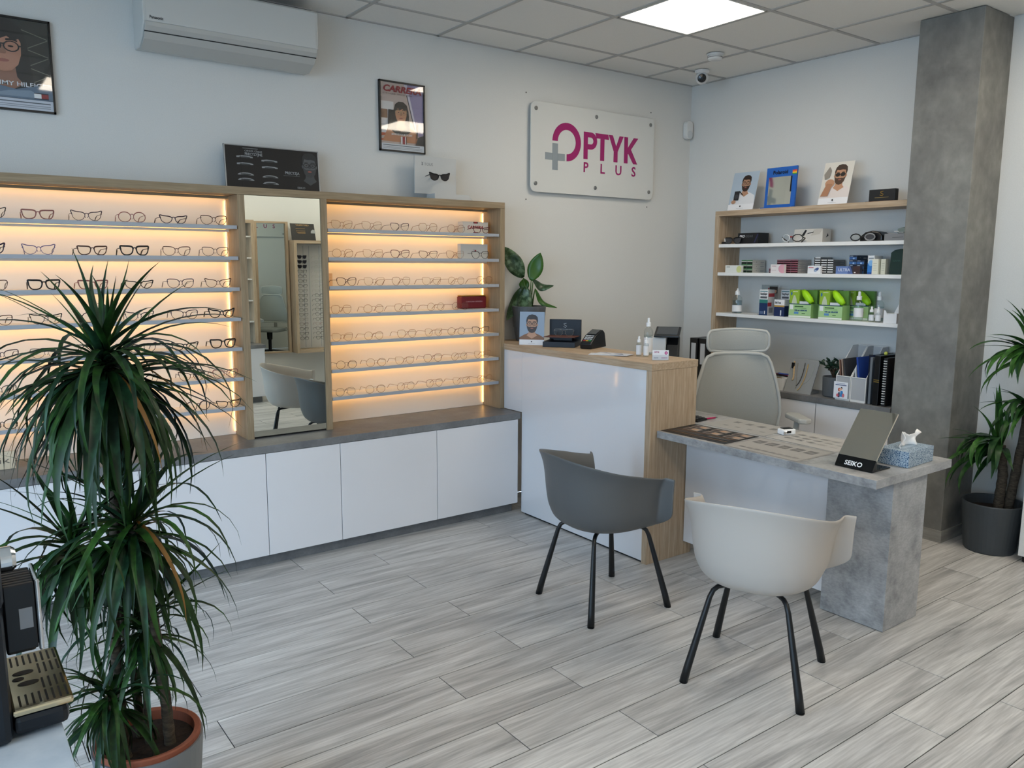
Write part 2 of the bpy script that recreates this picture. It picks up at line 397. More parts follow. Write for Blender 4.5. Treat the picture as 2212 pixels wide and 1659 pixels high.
dbx('side_panel', oak_shaded_z, -2.024, D, .6805, -1.988, -.001, 1.9945)
dbx('side_panel', oak_shaded_z, -5.45, D, .6805, -5.414, -.001, 1.9945)
dbx('post', oak_shaded_z, -3.716, D, .6805, -3.679, -.001, 1.9945)
dbx('post', oak_shaded_z, -3.255, D, .6805, -3.218, -.001, 1.9945)
back_m = M('display_back', '#ebe6de', .5)
led_m = M('warm_led', (1.0, .56, .17, 1), .5, emit=LED_W)
led2_m = M('warm_led_side', (1.0, .56, .17, 1), .5, emit=LED_W * .9)
shelf_m = M('display_shelf', '#e2ddd6', .3)
edge_m = M('shelf_edge_profile', '#a7acb3', .4, .2)
SZ = [1.833, 1.672, 1.509, 1.349, 1.189, 1.027, .866]
for bx0, bx1 in ((-5.413, -3.717), (-3.217, -2.025)):
    dbx('back_panel', back_m, bx0, -.012, .681, bx1, -.002, 1.994)
    for z in SZ:
        s = dbx('shelf', shelf_m, bx0 + .004, -.198, z - .016, bx1 - .004, -.0125, z)
        dbx('edge_profile', edge_m, bx0 + .004, -.206, z - .018, bx1 - .004, -.1981, z + .001, parent=None).parent = s
        dbx('light_lip', shelf_m, bx0 + .004, -.066, z - .029, bx1 - .004, -.063, z - .0165, 0)
        dbx('led_strip', led_m, bx0 + .02, -.060, z - .0195, bx1 - .02, -.052, z - .0165, 0)
    dbx('light_lip', oak_shaded_x, bx0 + .001, -.066, 1.979, bx1 - .001, -.063, 1.9945, 0)
    dbx('led_strip', led_m, bx0 + .02, -.060, 1.9905, bx1 - .02, -.052, 1.9945, 0)
    for xx, q in ((bx0 + .0005, 1), (bx1 - .0025, -1)):
        dbx('led_strip', led2_m, xx, -.020, .70, xx + .002, -.014, 1.972, 0)
        dbx('light_lip', back_m, xx - .0002 if q > 0 else xx - .0028, -.0265, .70, xx + .005 if q > 0 else xx + .0022, -.0245, 1.978, 0)
mr = dbx('mirror', mirror_m, -3.6775, -.206, .690, -3.2565, -.200, 1.993, 0)
dbx('mirror_backing', black_m, -3.6785, -.1995, .682, -3.2555, -.190, 1.9945, 0)
# ================================================================== COUNTER AND DESK
ct = thing('reception_counter', 'oak and gloss white reception counter beside the lit display', 'counter', (-1.81, -.78, 0))
def cbx(name, mat, x0, y0, z0, x1, y1, z1, bevel=.001): return bx(name, mat, ct, x0 + 1.81, y0 + .78, z0, x1 + 1.81, y1 + .78, z1, bevel)
MB().prism([(x + 1.81, y + .78) for x, y in ((-1.996, -1.562), (-1.628, -1.562), (-1.628, -.002), (-1.986, -.002), (-1.986, -.2145), (-1.996, -.2145))], 'z', 1.079, 1.118).build('top', oak_y, ct, bevel=.001)
cbx('end_panel', oak_z, -1.992, -1.560, .0, -1.630, -1.521, 1.0785)
cbx('front_panel', white_m, -1.990, -1.5205, .012, -1.972, -.412, 1.0785)
cbx('front_panel_upper', white_m, -1.990, -.4115, .683, -1.972, -.2145, 1.0785)
cbx('rear_panel', white_m, -1.986, -.214, .683, -1.972, -.003, 1.0785)
cbx('plinth', black_m, -1.980, -1.5205, 0, -1.965, -.44, .0115)
cbx('back_panel', whitemat_m, -1.650, -1.5205, .77, -1.632, -.003, 1.0785)
dk = thing('desk', 'grey concrete-look service desk joined to the counter', 'desk', (-1.63, -2.2, 0))
def kbx(name, mat, x0, y0, z0, x1, y1, z1, bevel=.001): return bx(name, mat, dk, x0 + 1.63, y0 + 2.2, z0, x1 + 1.63, y1 + 2.2, z1, bevel)
kbx('desk_top', conc_m, -1.941, -2.808, .712, -1.290, -1.563, .75)
kbx('return_top', conc_m, -1.626, -1.5625, .712, -1.290, -.30, .75)
kbx('leg', conc_m, -1.722, -2.768, .003, -1.426, -2.453, .7115)
kbx('modesty_panel', white_m, -1.700, -2.4525, .08, -1.682, -1.564, .7115)
kbx('return_leg', white_m, -1.46, -.34, .003, -1.31, -.31, .7115)
# ================================================================== SHELF WALL ON THE RIGHT
su = thing('wall_shelf_unit', 'oak framed open shelf unit with three white shelves beside the column', 'shelf unit', (-.13, -1.23, .765))
def sbx(name, mat, x0, y0, z0, x1, y1, z1, bevel=.001): return bx(name, mat, su, x0 + .13, y0 + 1.23, z0 - .765, x1 + .13, y1 + 1.23, z1 - .765, bevel)
sbx('top_board', oak_y, -.256, -1.968, 1.998, -.001, -.5, 2.036)
sbx('side_panel', oak_z, -.256, -.538, .7665, -.001, -.5, 1.9975)
sbx('side_panel', oak_z, -.256, -1.968, .7665, -.001, -1.952, 1.9975)
SB = [1.794, 1.586, 1.285]
for z in SB: sbx('shelf', M('white_shelf', '#e9e9e8', .35), -.25, -1.9515, z - .024, -.001, -.5385, z)
wb = bx('worktop', dconc_m, None, -.305, -1.969, .727, -.001, -.002, .765, bevel=.0015); tag(wb, 'dark grey worktop behind the office chair below the shelf unit', 'worktop')
for i, (y0, y1, lb) in enumerate(((-1.455, -1.966, 'white low cabinet nearest the concrete column'), (-.94, -1.453, 'white low cabinet behind the office chair'), (-.02, -.938, 'white low cabinet in the corner below the black binders'))):
    t = thing('low_cabinet', lb, 'cabinet', (-.15, (y0 + y1) / 2, 0), group='white low cabinets on the right wall'); h = abs(y1 - y0) / 2
    bx('body', whitemat_m, t, -.13, -h, .07, .148, h, .7265)
    bx('door', white_m, t, -.148, -h + .002, .075, -.131, h - .002, .722, bevel=.001)
    bx('plinth', dconc_m, t, -.09, -h, .003, -.075, h, .07)
# ================================================================== EYEGLASSES ON THE DISPLAY
CTRL = {'square': [(-.93, .62), (-.55, .93), (.5, .97), (.98, .90), (.96, .35), (.80, -.45), (.45, -.95), (-.15, -1), (-.68, -.72), (-.92, -.05)],
        'cat': [(-.93, .45), (-.5, .80), (.35, .92), (1.04, 1.08), (.96, .45), (.74, -.45), (.25, -.97), (-.25, -.98), (-.72, -.62), (-.93, -.05)],
        'soft': [(-.93, .50), (-.5, .90), (.3, 1.0), (.90, .90), (1.0, .35), (.82, -.45), (.35, -.97), (-.2, -1), (-.72, -.66), (-.95, -.05)],
        'hex': [(-.92, .45), (-.6, .96), (.25, 1.0), (.82, .80), (1.0, .1), (.72, -.66), (.3, -1), (-.3, -1), (-.78, -.55), (-.98, 0)]}
def rim_pts(w, h, n_, cat, taper, shape=None, N=36):
    out = []
    if shape:
        C = CTRL[shape]; n = len(C)
        for i in range(N):
            u = i / N * n; k = int(u); f = u - k; p = [C[(k + j - 1) % n] for j in range(4)]
            q = [.5 * (2 * p[1][d] + (p[2][d] - p[0][d]) * f + (2 * p[0][d] - 5 * p[1][d] + 4 * p[2][d] - p[3][d]) * f * f + (3 * p[1][d] - p[0][d] - 3 * p[2][d] + p[3][d]) * f ** 3) for d in (0, 1)]
            x, z = q[0] * w / 2, q[1] * h / 2 + cat * max(0, q[0]) ** 2 * (1 if q[1] > 0 else .2)
            out.append((x, z, math.pi / 2 * max(-1, min(1, q[1]))))
        return out
    for i in range(N):
        a = 2 * math.pi * i / N; c, s = math.cos(a), math.sin(a)
        x = w / 2 * math.copysign(abs(c) ** (2 / n_), c); z = h / 2 * math.copysign(abs(s) ** (2 / n_), s)
        out.append((x, z, a))
    return out
def glasses_mesh(w=.058, h=.044, n_=2.6, cat=0, taper=.3, r=.0022, brow=.3, bridge=.013, shape=None, temple_r=None):
    """meshes of one style: front, left temple, right temple, lens (right; mirrored for the left)"""
    pts = rim_pts(w, h, n_, cat, taper, shape); zmin = min(p[1] for p in pts) ; cz = -zmin + r * .9
    f = MB(); dx = bridge / 2 + w / 2
    for sgn in (-1, 1):
        P = [(sgn * (dx + x), -.004 * ((dx + x) / .07) ** 2 * -1, cz + z) for x, z, a in pts]
        rr = [r * (1 + brow * max(0, math.sin(a))) for x, z, a in pts]
        f.tube(P, rr, 6, closed=True, flat=.8)
    zb = cz + h * .20
    f.tube([(-bridge / 2 - .001, 0, zb), (-bridge / 4, -.001, zb + .004), (bridge / 4, -.001, zb + .004), (bridge / 2 + .001, 0, zb)], r * 1.05, 6)
    for sgn in (-1, 1) if r < .0019 else ():            # nose pads
        f.tube([(sgn * (bridge / 2 + .0015), .001, cz - h * .05), (sgn * (bridge / 2 - .002), .006, cz - h * .1), (sgn * (bridge / 2 - .002), .007, cz - h * .22)], [.0007, .0009, .0016], 5)
    zh = cz + h * .22 + cat * .6; xh = dx + w / 2
    tr = temple_r or max(.0011, r * .8); tm = []
    for sgn in (-1, 1):
        t = MB()
        t.tube([(sgn * (xh - .003), -.0, zh), (sgn * (xh + .002), .006, zh), (sgn * (xh + .001), .05, zh - .001), (sgn * (xh - .003), .095, zh - .004), (sgn * (xh - .006), .112, zh - .012), (sgn * (xh - .008), .138, .002)],
               [tr, tr, tr, tr * 1.05, tr * 1.5, tr * 1.3], 5, flat=1.0)
        tm.append(t)
    L = MB()
    for sgn in (-1, 1):
        L.add([(sgn * (dx + x), .0005, cz + z) for x, z, a in pts], [tuple(range(len(pts)))])
    return f, tm, L
ACE = {'purple': M('frame_plum', '#2c1a30', .25), 'black': M('frame_black', '#0e0d10', .22), 'brown': M('frame_brown', '#4a2c22', .25), 'rose': M('frame_rose', '#8d5852', .28),
       'blue': M('frame_violet_blue', '#54507f', .3), 'grey': M('frame_grey', '#57504c', .3), 'gold': M('frame_gold', '#9a7350', .3, .6), 'copper': M('frame_copper', '#7d4e3e', .3, .5),
       'silver': M('frame_silver', '#8b847a', .3, .6), 'burgundy': M('frame_burgundy', '#571d22', .3), 'red': M('frame_red', '#a01826', .3), 'clear': M('frame_clear', '#b9b3a8', .3), 'teal': M('frame_teal', '#2b7d86', .4)}
dark_lens = M('sun_lens', '#15131a', .08)
STY = {'square': dict(shape='square', cat=.001, r=.0023, brow=.45, h=.040), 'catlite': dict(shape='cat', cat=.002, r=.0017, brow=.7, h=.042), 'cat': dict(shape='cat', cat=.005, r=.0030, brow=.5, h=.040),
       'round': dict(n_=2.1, r=.0017, brow=.3, h=.047, w=.054), 'soft': dict(shape='soft', cat=.001, r=.0017, brow=.6, h=.044), 'thick': dict(shape='square', cat=.001, r=.0030, brow=.4, h=.043),
       'narrow': dict(shape='cat', cat=.001, r=.0023, brow=.5, h=.036), 'wsq': dict(shape='soft', r=.00105, brow=.0, h=.046, w=.054, bridge=.018), 'wround': dict(n_=2.1, r=.00105, brow=0, h=.047, w=.051, bridge=.020),
       'whex': dict(shape='hex', r=.00105, brow=.1, h=.047, w=.053, bridge=.018), 'wbrow': dict(shape='soft', cat=.002, r=.0011, brow=1.1, h=.042, w=.056), 'wthick': dict(shape='soft', r=.0016, brow=.5, h=.045, w=.055)}
GC = {}
def glasses(style, color, loc, rz, label, group, lens=None, cat='eyeglasses', scale=1.0):
    key = (style, color, lens.name if lens else '')
    if key in GC:
        o = copy_thing(GC[key], loc, rz, label, group); o.scale = (scale,) * 3; return o
    t = thing('eyeglasses' if not lens else 'sunglasses', label, cat, loc, rz, group); t.scale = (scale,) * 3
    f, tm, L = glasses_mesh(**STY[style]); m = ACE[color]
    f.build('frame_front', m, t, smooth=True)
    for q in tm: q.build('temple', m, t, smooth=True)
    L.build('lens', lens or lens_m, t)
    GC[key] = t
    return t
CN = {'purple': 'dark plum', 'black': 'black', 'brown': 'brown', 'rose': 'rose pink', 'blue': 'violet blue', 'grey': 'grey', 'gold': 'thin gold', 'copper': 'thin copper', 'silver': 'thin silver', 'burgundy': 'burgundy', 'red': 'red', 'clear': 'clear', 'teal': 'teal'}
SN = {'square': 'square', 'catlite': 'light cat-eye', 'cat': 'bold cat-eye', 'round': 'round', 'soft': 'soft oval', 'thick': 'thick-rimmed', 'narrow': 'narrow', 'wsq': 'wire square', 'wround': 'wire round', 'whex': 'wire angular', 'wbrow': 'browline', 'wthick': 'medium rim'}
RN = ['top', 'second', 'third', 'fourth', 'fifth', 'sixth', 'bottom']
ON = ['', 'second ', 'third ', 'fourth ', 'fifth ', 'sixth ', 'seventh ']
LXS = [[-4.818, -4.626, -4.425, -4.226, -4.032, -3.835], [-4.834, -4.634, -4.41, -4.223, -4.027, -3.834], [-4.835, -4.625, -4.418, -4.213, -4.015, -3.827], [-4.826, -4.627, -4.415, -4.221, -4.004, -3.816], [-4.814, -4.638, -4.431, -4.215, -4.012, -3.816], [-4.836, -4.632, -4.432, -4.22, -3.984, -3.812], [-4.839, -4.661, -4.438, -4.221, -3.961, -3.802]]
LST = ['black catlite/rose square/purple catlite/rose round/purple narrow/brown soft', 'purple cat/blue catlite/brown square/black thick/brown soft/grey soft', 'brown soft/black thick/rose square/black narrow/purple soft/brown catlite',
       'brown soft/black catlite/purple round/purple catlite/purple soft/black cat', 'purple soft/silver soft/purple round/purple catlite/black narrow/black thick', 'grey soft/purple round/brown soft/black soft/brown catlite/rose soft', 'black round/grey round/purple soft/brown round/purple round/black narrow']
for r_ in range(7):
    for i, (x, s) in enumerate(zip(LXS[r_], LST[r_].split('/'))):
        c, st = s.split(); k = 6 - i
        glasses(st, c, (x, -.188 + random.uniform(-.006, .004), SZ[r_] + .0005), R(random.uniform(-5, 5)),
                '%s %s eyeglasses, %sfrom the mirror, %s shelf, left display' % (CN[c], SN[st], ON[k - 1] if k > 1 else 'first ', RN[r_]), 'eyeglasses on the left lit shelves')
RXS = [[-3.119, -2.927, -2.746, -2.551, -2.343], [-3.118, -2.927, -2.746, -2.55, -2.351], [-3.097, -2.922, -2.738, -2.529, -2.345, -2.132], [-3.133, -2.929, -2.73, -2.5, -2.318], [-3.132, -2.932, -2.71, -2.516, -2.347, -2.158], [-3.113, -2.919, -2.726, -2.524, -2.327, -2.143], [-3.12, -2.929, -2.722, -2.513, -2.315, -2.129]]
RST = ['gold wsq/gold wsq/purple wbrow/gold whex/copper wround', 'gold wround/gold wsq/burgundy wthick/brown wbrow/copper wsq', 'brown wthick/gold wsq/gold whex/gold wsq/gold wround/gold whex', 'gold whex/gold wround/gold whex/gold wround/copper wround',
       'gold wsq/gold wround/gold whex/gold wsq/copper wround/black wbrow', 'brown wround/gold wround/gold wsq/copper whex/gold wround/gold wsq', 'silver wround/gold wround/gold wround/copper whex/gold wsq/gold wround']
for r_ in range(7):
    for i, (x, s) in enumerate(zip(RXS[r_], RST[r_].split('/'))):
        c, st = s.split()
        glasses(st, c, (x, -.186 + random.uniform(-.006, .004), SZ[r_] + .0005), R(random.uniform(-7, 4)),
                '%s %s eyeglasses, %sfrom the mirror, %s shelf, right display' % (CN[c], SN[st], ON[i] if i else 'first ', RN[r_]), 'eyeglasses on the right lit shelves')
glasses('narrow', 'burgundy', (-2.150, -.182, SZ[0] + .0005), R(4), 'burgundy eyeglasses standing in front of the white box on the top right shelf', 'eyeglasses on the right lit shelves')
glasses('wthick', 'black', (-2.160, -.182, SZ[1] + .0005), R(-4), 'black eyeglasses in front of the plain white box on the second right shelf', 'eyeglasses on the right lit shelves')
# boxes at the right end of the shelves
X, Z_ = (1, 0, 0), (0, 0, 1)
b = thing('brand_box', 'white carton with red lettering on the top right lit shelf', 'box', (-2.155, -.09, SZ[0]))
bx('carton', M('carton_white', '#cfc7bd', .5), b, -.098, -.03, .001, .098, .03, .076, .001)
text('lettering', 'CARRERA', M('print_red', '#8a1420', .5), b, (-.062, -.0301, .033), X, Z_, .026, bold=.0008, width=.124)
decal('print', b, (-.098, -.0302, .001), X, Z_, .196, .075, [('#8a1420', rect(.44, .86, .56, 1)), ('#16161a', rect(.41, .86, .44, 1)), ('#16161a', rect(.56, .86, .59, 1)), ('#8a1420', rect(.44, .0, .56, .14)), ('#16161a', rect(.41, .0, .44, .14)), ('#16161a', rect(.56, .0, .59, .14))])
b = thing('brand_box', 'plain white carton with a small flag on the second right lit shelf', 'box', (-2.165, -.10, SZ[1]))
bx('carton', M('carton_grey', '#c3c2be', .5), b, -.105, -.02, .001, .105, .02, .095, .001)
decal('flag', b, (-.012, -.0202, .045), X, Z_, .026, .012, [('#14182c', rect(0, 0, 1, 1)), ('#f0f0f0', rect(0, .2, .5, .8)), ('#a01826', rect(.5, .2, 1, .8))])
b = thing('eyewear_case', 'dark red hard eyewear case with gold rim on the fourth right shelf', 'case', (-2.158, -.075, SZ[3]))
bx('body', M('case_red', '#6e0f1d', .35), b, -.096, -.032, .001, .096, .032, .080, .006)
bx('rim', M('case_gold', '#a98a4a', .3, .8), b, -.092, -.030, .0805, .092, .030, .087, .002)
text('lettering', 'CAROLINA HERRERA', M('print_pink', '#c99aa0', .5), b, (-.066, -.0325, .042), X, Z_, .012, width=.13)
a = bx('acrylic_stand', clear_mat('acrylic', '#f3e6d4', .12), None, -.028, -.003, 0, .028, .003, .072, loc=(-3.185, -.12, SZ[2] + .0005)); tag(a, 'small clear acrylic plate at the left end of the third right shelf', 'acrylic stand')
a = thing('brand_plaque', 'cream plaque with grey lettering standing on the worktop at the left edge', 'plaque', (-4.885, -.19, .68))
bx('plate', M('plaque_cream', '#d9c8ac', .5), a, -.16, -.006, .001, .085, .006, .085, .001)
text('lettering', 'pik', M('plaque_grey', '#6f675c', .5), a, (-.015, -.0062, .030), X, Z_, .042, width=.075)
# ================================================================== ON THE DISPLAY WALL
ac = thing('air_conditioner', 'white wall-mounted air conditioner above the lit display', 'air conditioner', (-3.68, 0, 2.69))
ac_m = M('ac_plastic', '#c9c9c5', .35); acf_m = M('ac_flap', '#b9b8b3', .4)
prof = [(-.001, .0), (-.075, .0), (-.150, .035), (-.196, .085), (-.205, .100), (-.205, .285), (-.19, .298), (-.001, .298)]
MB().prism([(y, z) for y, z in prof], 'x', -.445, .445).build('body', ac_m, ac, bevel=.006)
MB().prism([(-.078, -.004), (-.155, .031), (-.2, .080), (-.203, .098), (-.2075, .098), (-.2045, .078), (-.158, .026), (-.08, -.009)], 'x', -.436, .436).build('flap', acf_m, ac, bevel=.002)
MB().prism([(-.1790, .0525), (-.1815, .0555), (-.1865, .0595), (-.189, .0565)], 'x', -.437, .437).build('flap_gap', M('ac_slot', '#2b2b2b', .8), ac)
MB().box(-.43, -.2075, .1, .43, -.2055, .284).build('front_cover', ac_m, ac, bevel=.004)
bx('intake_grille', M('ac_intake', '#26272a', .7), ac, -.42, -.18, .2985, .42, -.02, .302)
text('lettering', 'Panasonic', M('print_dark', '#202428', .5), ac, (-.415, -.2078, .112), X, Z_, .02, bold=.0004, width=.062)
def framed(name, label, x0, x1, z0, z1, items, lab):
    t = thing(name, label, 'poster', ((x0 + x1) / 2, 0, z0)); w2 = (x1 - x0) / 2; hh = z1 - z0
    for a in ((-w2, 0, -w2 + .009, hh), (w2 - .009, 0, w2, hh), (-w2, 0, w2, .009), (-w2, hh - .009, w2, hh)):
        bx('frame', black_m, t, a[0], -.020, a[1], a[2], -.001, a[3])
    bx('sheet', PM('#d8d6d2'), t, -w2 + .009, -.010, .009, w2 - .009, -.004, hh - .009)
    decal('print', t, (-w2 + .009, -.0102, .009), X, Z_, 2 * w2 - .018, hh - .018, items, step=.00012)
    for L_ in lab: text(L_[0], L_[1], M('print_' + L_[2][1:], L_[2], .5), t, (-w2 + L_[3], -.0145, L_[4]), X, Z_, L_[5], depth=.0003, width=L_[6], bold=L_[7] if len(L_) > 7 else 0, shear=L_[8] if len(L_) > 8 else 0)
    bx('glazing', clear_mat('poster_glazing', '#ffffff', .1), t, -w2 + .009, -.0175, .009, w2 - .009, -.0165, hh - .009)
    return t
it = [('#b9a9a2', rect(0, 0, 1, 1)), ('#8d84a8', [(.62, 1), (1, 1), (1, .12), (.82, .3)]), ('#c7c4d2', [(.55, 1), (.62, 1), (.85, .3), (.8, .3)]), ('#2b2830', [(.60, .84), (.62, .84), (.80, .34), (.78, .34)]), ('#d9d6d4', rect(0, .38, .3, .72)), ('#8a6a50', rect(0, .47, .16, .6)), ('#b4552f', [(0, .2), (.3, .24), (.3, .27), (0, .25)]), ('#b4552f', [(0, .13), (.25, .17), (.25, .19), (0, .16)]), ('#d0cfd2', rect(0, .25, .2, .44))]
it += portrait(.47, .56, .135, 1.33, '#c08a68', '#1d1815', '#b87e5a', rim='#9a8a68', long_hair=True)
it += [('#1d1815', [(.15, .3), (.28, .3), (.3, .6), (.17, .6)]), ('#17161a', [(.8, .1), (1, .1), (1, .26), (.86, .22)]), ('#17161a', [(.82, .2), (.85, .2), (.86, .42), (.83, .42)]), ('#e0dedd', rect(.45, .1, .49, .21)), ('#8a1626', rect(.49, .1, .55, .21)), ('#e0dedd', rect(.55, .1, .57, .21)), ('#16161a', rect(.57, .1, .585, .21)), ('#c5cad0', rect(0, 0, 1, .095))] + stripes('#7e848c', .04, .96, (.022, .04), .006) + stripes('#4a5058', .04, .9, (.065,), .01)
framed('framed_poster', 'black framed poster with red lettering and a long-haired woman in glasses', -2.778, -2.464, 2.318, 2.731, it,
       [('lettering', 'CARRERA', '#8a1c26', .024, .352, .05, .262, .002, .2), ('lettering', 'EYEWEAR  SINCE  1956', '#6d5a55', .024, .335, .012, .2), ('lettering', '#DRIVEYOURSTORY', '#e8e4e0', .08, .098, .016, .145, .0003)])
it = [('#23241f', rect(0, 0, 1, 1))] + [('#6d6f62', [(.62, .9 - q * .2), (.98, .82 - q * .2), (.98, .81 - q * .2), (.62, .89 - q * .2)]) for q in range(4)] + [('#6d6f62', [(.7, .7 - q * .2), (.98, .81 - q * .2), (.98, .80 - q * .2), (.7, .69 - q * .2)]) for q in range(4)]
it += portrait(.36, .67, .25, 1.36, '#b9836a', '#171310', '#5f7388', rim='#131110', long_hair=True)
it += [('#5f7388', [(0, .12), (1, .12), (1, .3), (.75, .27), (.5, .22), (.2, .26), (0, .24)]), ('#7f93a6', [(.1, .14), (.9, .14), (.7, .22), (.4, .2)]), ('#f0f0f0', rect(.74, .14, .84, .19)), ('#8f1d22', rect(.84, .14, .94, .19)), ('#151b30', rect(.74, .19, .94, .2)), ('#151b30', rect(.74, .13, .94, .14)), ('#c3c8d2', rect(0, 0, 1, .115))] + stripes('#8a9099', .04, .96, (.025, .045), .008) + stripes('#5a6068', .04, .96, (.075,), .012)
framed('framed_poster', 'black framed poster with a dark-haired woman in round glasses at the left edge', -4.812, -4.497, 2.338, 2.757, it, [('lettering', 'TOMMY HILFIGER', '#dfe3e8', .022, .112, .028, .284, .0003)])
# lens board leaning on top of the display
lb = thing('lens_board', 'wide black lens sample board with white lettering leaning on the display top', 'display board', (-3.472, -.1, 2.0345)); lb.rotation_euler = (R(-5), 0, 0)
bx('panel', M('board_black', '#161617', .35), lb, -.262, -.006, .004, .262, .004, .228)
for a in ((-.265, .002, -.259, .231), (.259, .002, .265, .231), (-.265, .002, .265, .007), (-.265, .226, .265, .231)): bx('frame', alu_m, lb, a[0], -.008, a[1], a[2], .005, a[3])
its = [('#161617', rect(0, 0, 1, 1))]
for (cx, cy) in ((.2, .72), (.46, .66), (.2, .55), (.46, .5), (.2, .31), (.46, .28), (.2, .18), (.46, .12)):
    b_ = cy > .45
    its += [('#8f9294', [(cx - .085, cy), (cx - .085, cy + .035), (cx - .03, cy + .052), (cx + .05, cy + .045), (cx + .085, cy + .03), (cx + .085, cy)] if b_ else ell(cx, cy - .01, .085, .06, 12, 0, 180)), ('#3a3c3e', ell(cx, cy + .008, .06, .02, 10))]
its += [('#000000', rect(.155, .02, .158, .98))]
its += portrait(.90, .62, .24, .42, '#55585b', '#2b2d2f', '#1a1a1b', beard='#3e4042', rim='#0c0c0d')
its += [('#161617', rect(.0, .0, .02, .02))] + stripes('#6a6d70', .18, .34, (.935,), .02) + stripes('#5b5e60', .6, .78, (.34,), .012)
decal('print', lb, (-.259, -.0062, .007), X, Z_, .518, .219, its, step=.0001)
lt = M('print_silver', '#9a9da0', .5)
text('lettering', 'PRECYZYJNE', lt, lb, (-.155, -.0092, .178), X, Z_, .02, width=.095, bold=.0003)
text('lettering', 'CIENSZE, LŻEJSZE', lt, lb, (-.155, -.0092, .197), X, Z_, .012, width=.095)
text('lettering', 'PRECYZJA', lt, lb, (.062, -.0092, .092), X, Z_, .021, width=.082, bold=.0003)
text('lettering', 'SEIKO', lt, lb, (.128, -.0092, .016), X, Z_, .015, width=.045)
# grey jewellery-brand stand with sunglasses
ts = thing('sunglasses_stand', 'white card stand with grey lettering on top of the display, right of the mirror', 'display stand', (-2.44, -.10, 2.0345))
cm = M('stand_card', '#c2c3c1', .5)
MB().prism([(-.15, .035), (.15, .035), (.15, .26), (-.15, .26)], 'y', .0, .006).build('back_card', cm, ts)
MB().prism([(-.055, 0), (.23, 0), (.19, .034), (-.055, .034)], 'y', -.08, .02).build('foot', cm, ts)
text('lettering', 'TOUS', M('print_midgrey', '#87898a', .5), ts, (-.082, -.0005, .205), X, Z_, .024, width=.062)
for ex, ez, er in ((-.095, .210, .006), (-.095, .219, .0045), (-.0995, .2235, .0022), (-.0905, .2235, .0022)): MB().prism([(ex + er * math.cos(k * .628), ez + er * math.sin(k * .628)) for k in range(10)], 'y', -.0008, -.0002).build('emblem', M('print_midgrey', '#87898a', .5), ts)
MB().tube([(-.04, .0, .13), (-.04, -.05, .13)], .004, 8).build('peg', cm, ts)
glasses('cat', 'black', (-2.462, -.185, 2.0345 + .108), R(-8), 'black cat-eye sunglasses held on the white card stand', 'sunglasses above the display', lens=dark_lens, cat='sunglasses')
# company sign
sg = thing('company_sign', 'white acrylic wall sign with magenta lettering and a grey plus', 'sign', (-1.045, 0, 2.44))
def rrect(w, h, r, n=6):
    out = []
    for cx, cy, a0 in ((w / 2 - r, h / 2 - r, 0), (-w / 2 + r, h / 2 - r, 90), (-w / 2 + r, -h / 2 + r, 180), (w / 2 - r, -h / 2 + r, 270)):
        out += [(cx + r * math.cos(R(a0 + 90 * i / n)), cy + r * math.sin(R(a0 + 90 * i / n))) for i in range(n + 1)]
    return out
MB().prism(rrect(1.196, .605, .045), 'y', -.034, -.026).build('plate', M('sign_acrylic', '#d5d6d3', .15, coat=.4), sg, bevel=.001)
mag = M('sign_magenta', '#9c1f66', .35); sgrey = M('sign_grey', '#8d969b', .4)
for x in (-.555, 0, .555):
    for z in (-.245, .255):
        MB().lathe([(.014, 0), (.014, .004), (.010, .006)], 16).build('standoff', M('sign_bolt', '#8a8c8b', .3, .7), sg, loc=(x, -.034, z), rot=(R(90), 0, 0))
        MB().lathe([(.008, 0), (.008, .024)], 12).build('standoff_stem', alu_m, sg, loc=(x, -.001, z), rot=(R(90), 0, 0))
def glyph(name, polys, mat): 
    mb = MB()
    for p in polys: mb.prism(p, 'y', -.0362, -.0342)
    return mb.build(name, mat, sg)
def arc_band(cx, cz, r0, r1, a0, a1, n=20, sx=1.0):
    out = []
    for i in range(n):
        a, b_ = R(a0 + (a1 - a0) * i / n), R(a0 + (a1 - a0) * (i + 1) / n)
        out.append([(cx + r0 * sx * math.cos(a), cz + r0 * math.sin(a)), (cx + r1 * sx * math.cos(a), cz + r1 * math.sin(a)), (cx + r1 * sx * math.cos(b_), cz + r1 * math.sin(b_)), (cx + r0 * sx * math.cos(b_), cz + r0 * math.sin(b_))])
    return out
glyph('letter_o', arc_band(-.277, .054, .083, .131, -90, 180, 30), mag)
glyph('plus', [[(-.407, -.144), (-.358, -.144), (-.358, .037), (-.407, .037)], [(-.471, -.078), (-.4075, -.078), (-.4075, -.030), (-.471, -.030)], [(-.3575, -.078), (-.294, -.078), (-.294, -.030), (-.3575, -.030)]], sgrey)
glyph('letter_p', [[(-.119, -.048), (-.080, -.048), (-.080, .142), (-.119, .142)], [(-.0795, .106), (-.05, .106), (-.05, .142), (-.0795, .142)], [(-.0795, .022), (-.05, .022), (-.05, .058), (-.0795, .058)]] + arc_band(-.05, .082, .024, .06, -90, 90, 12), mag)
glyph('letter_t', [[(-.008, .142), (.118, .142), (.127, .106), (.006, .106)], [(.043, -.048), (.082, -.048), (.082, .1055), (.043, .1055)]], mag)
glyph('letter_y', [[(.124, .142), (.164, .142), (.2005, .064), (.177, .028)], [(.274, .142), (.233, .142), (.2005, .064), (.177, .028), (.216, .028)], [(.177, -.048), (.216, -.048), (.216, .0275), (.177, .0275)]], mag)
glyph('letter_k', [[(.283, -.048), (.320, -.048), (.320, .142), (.283, .142)], [(.3205, .066), (.380, .142), (.426, .142), (.353, .055), (.3205, .018)], [(.326, .0235), (.353, .0545), (.422, -.048), (.380, -.048)]], mag)
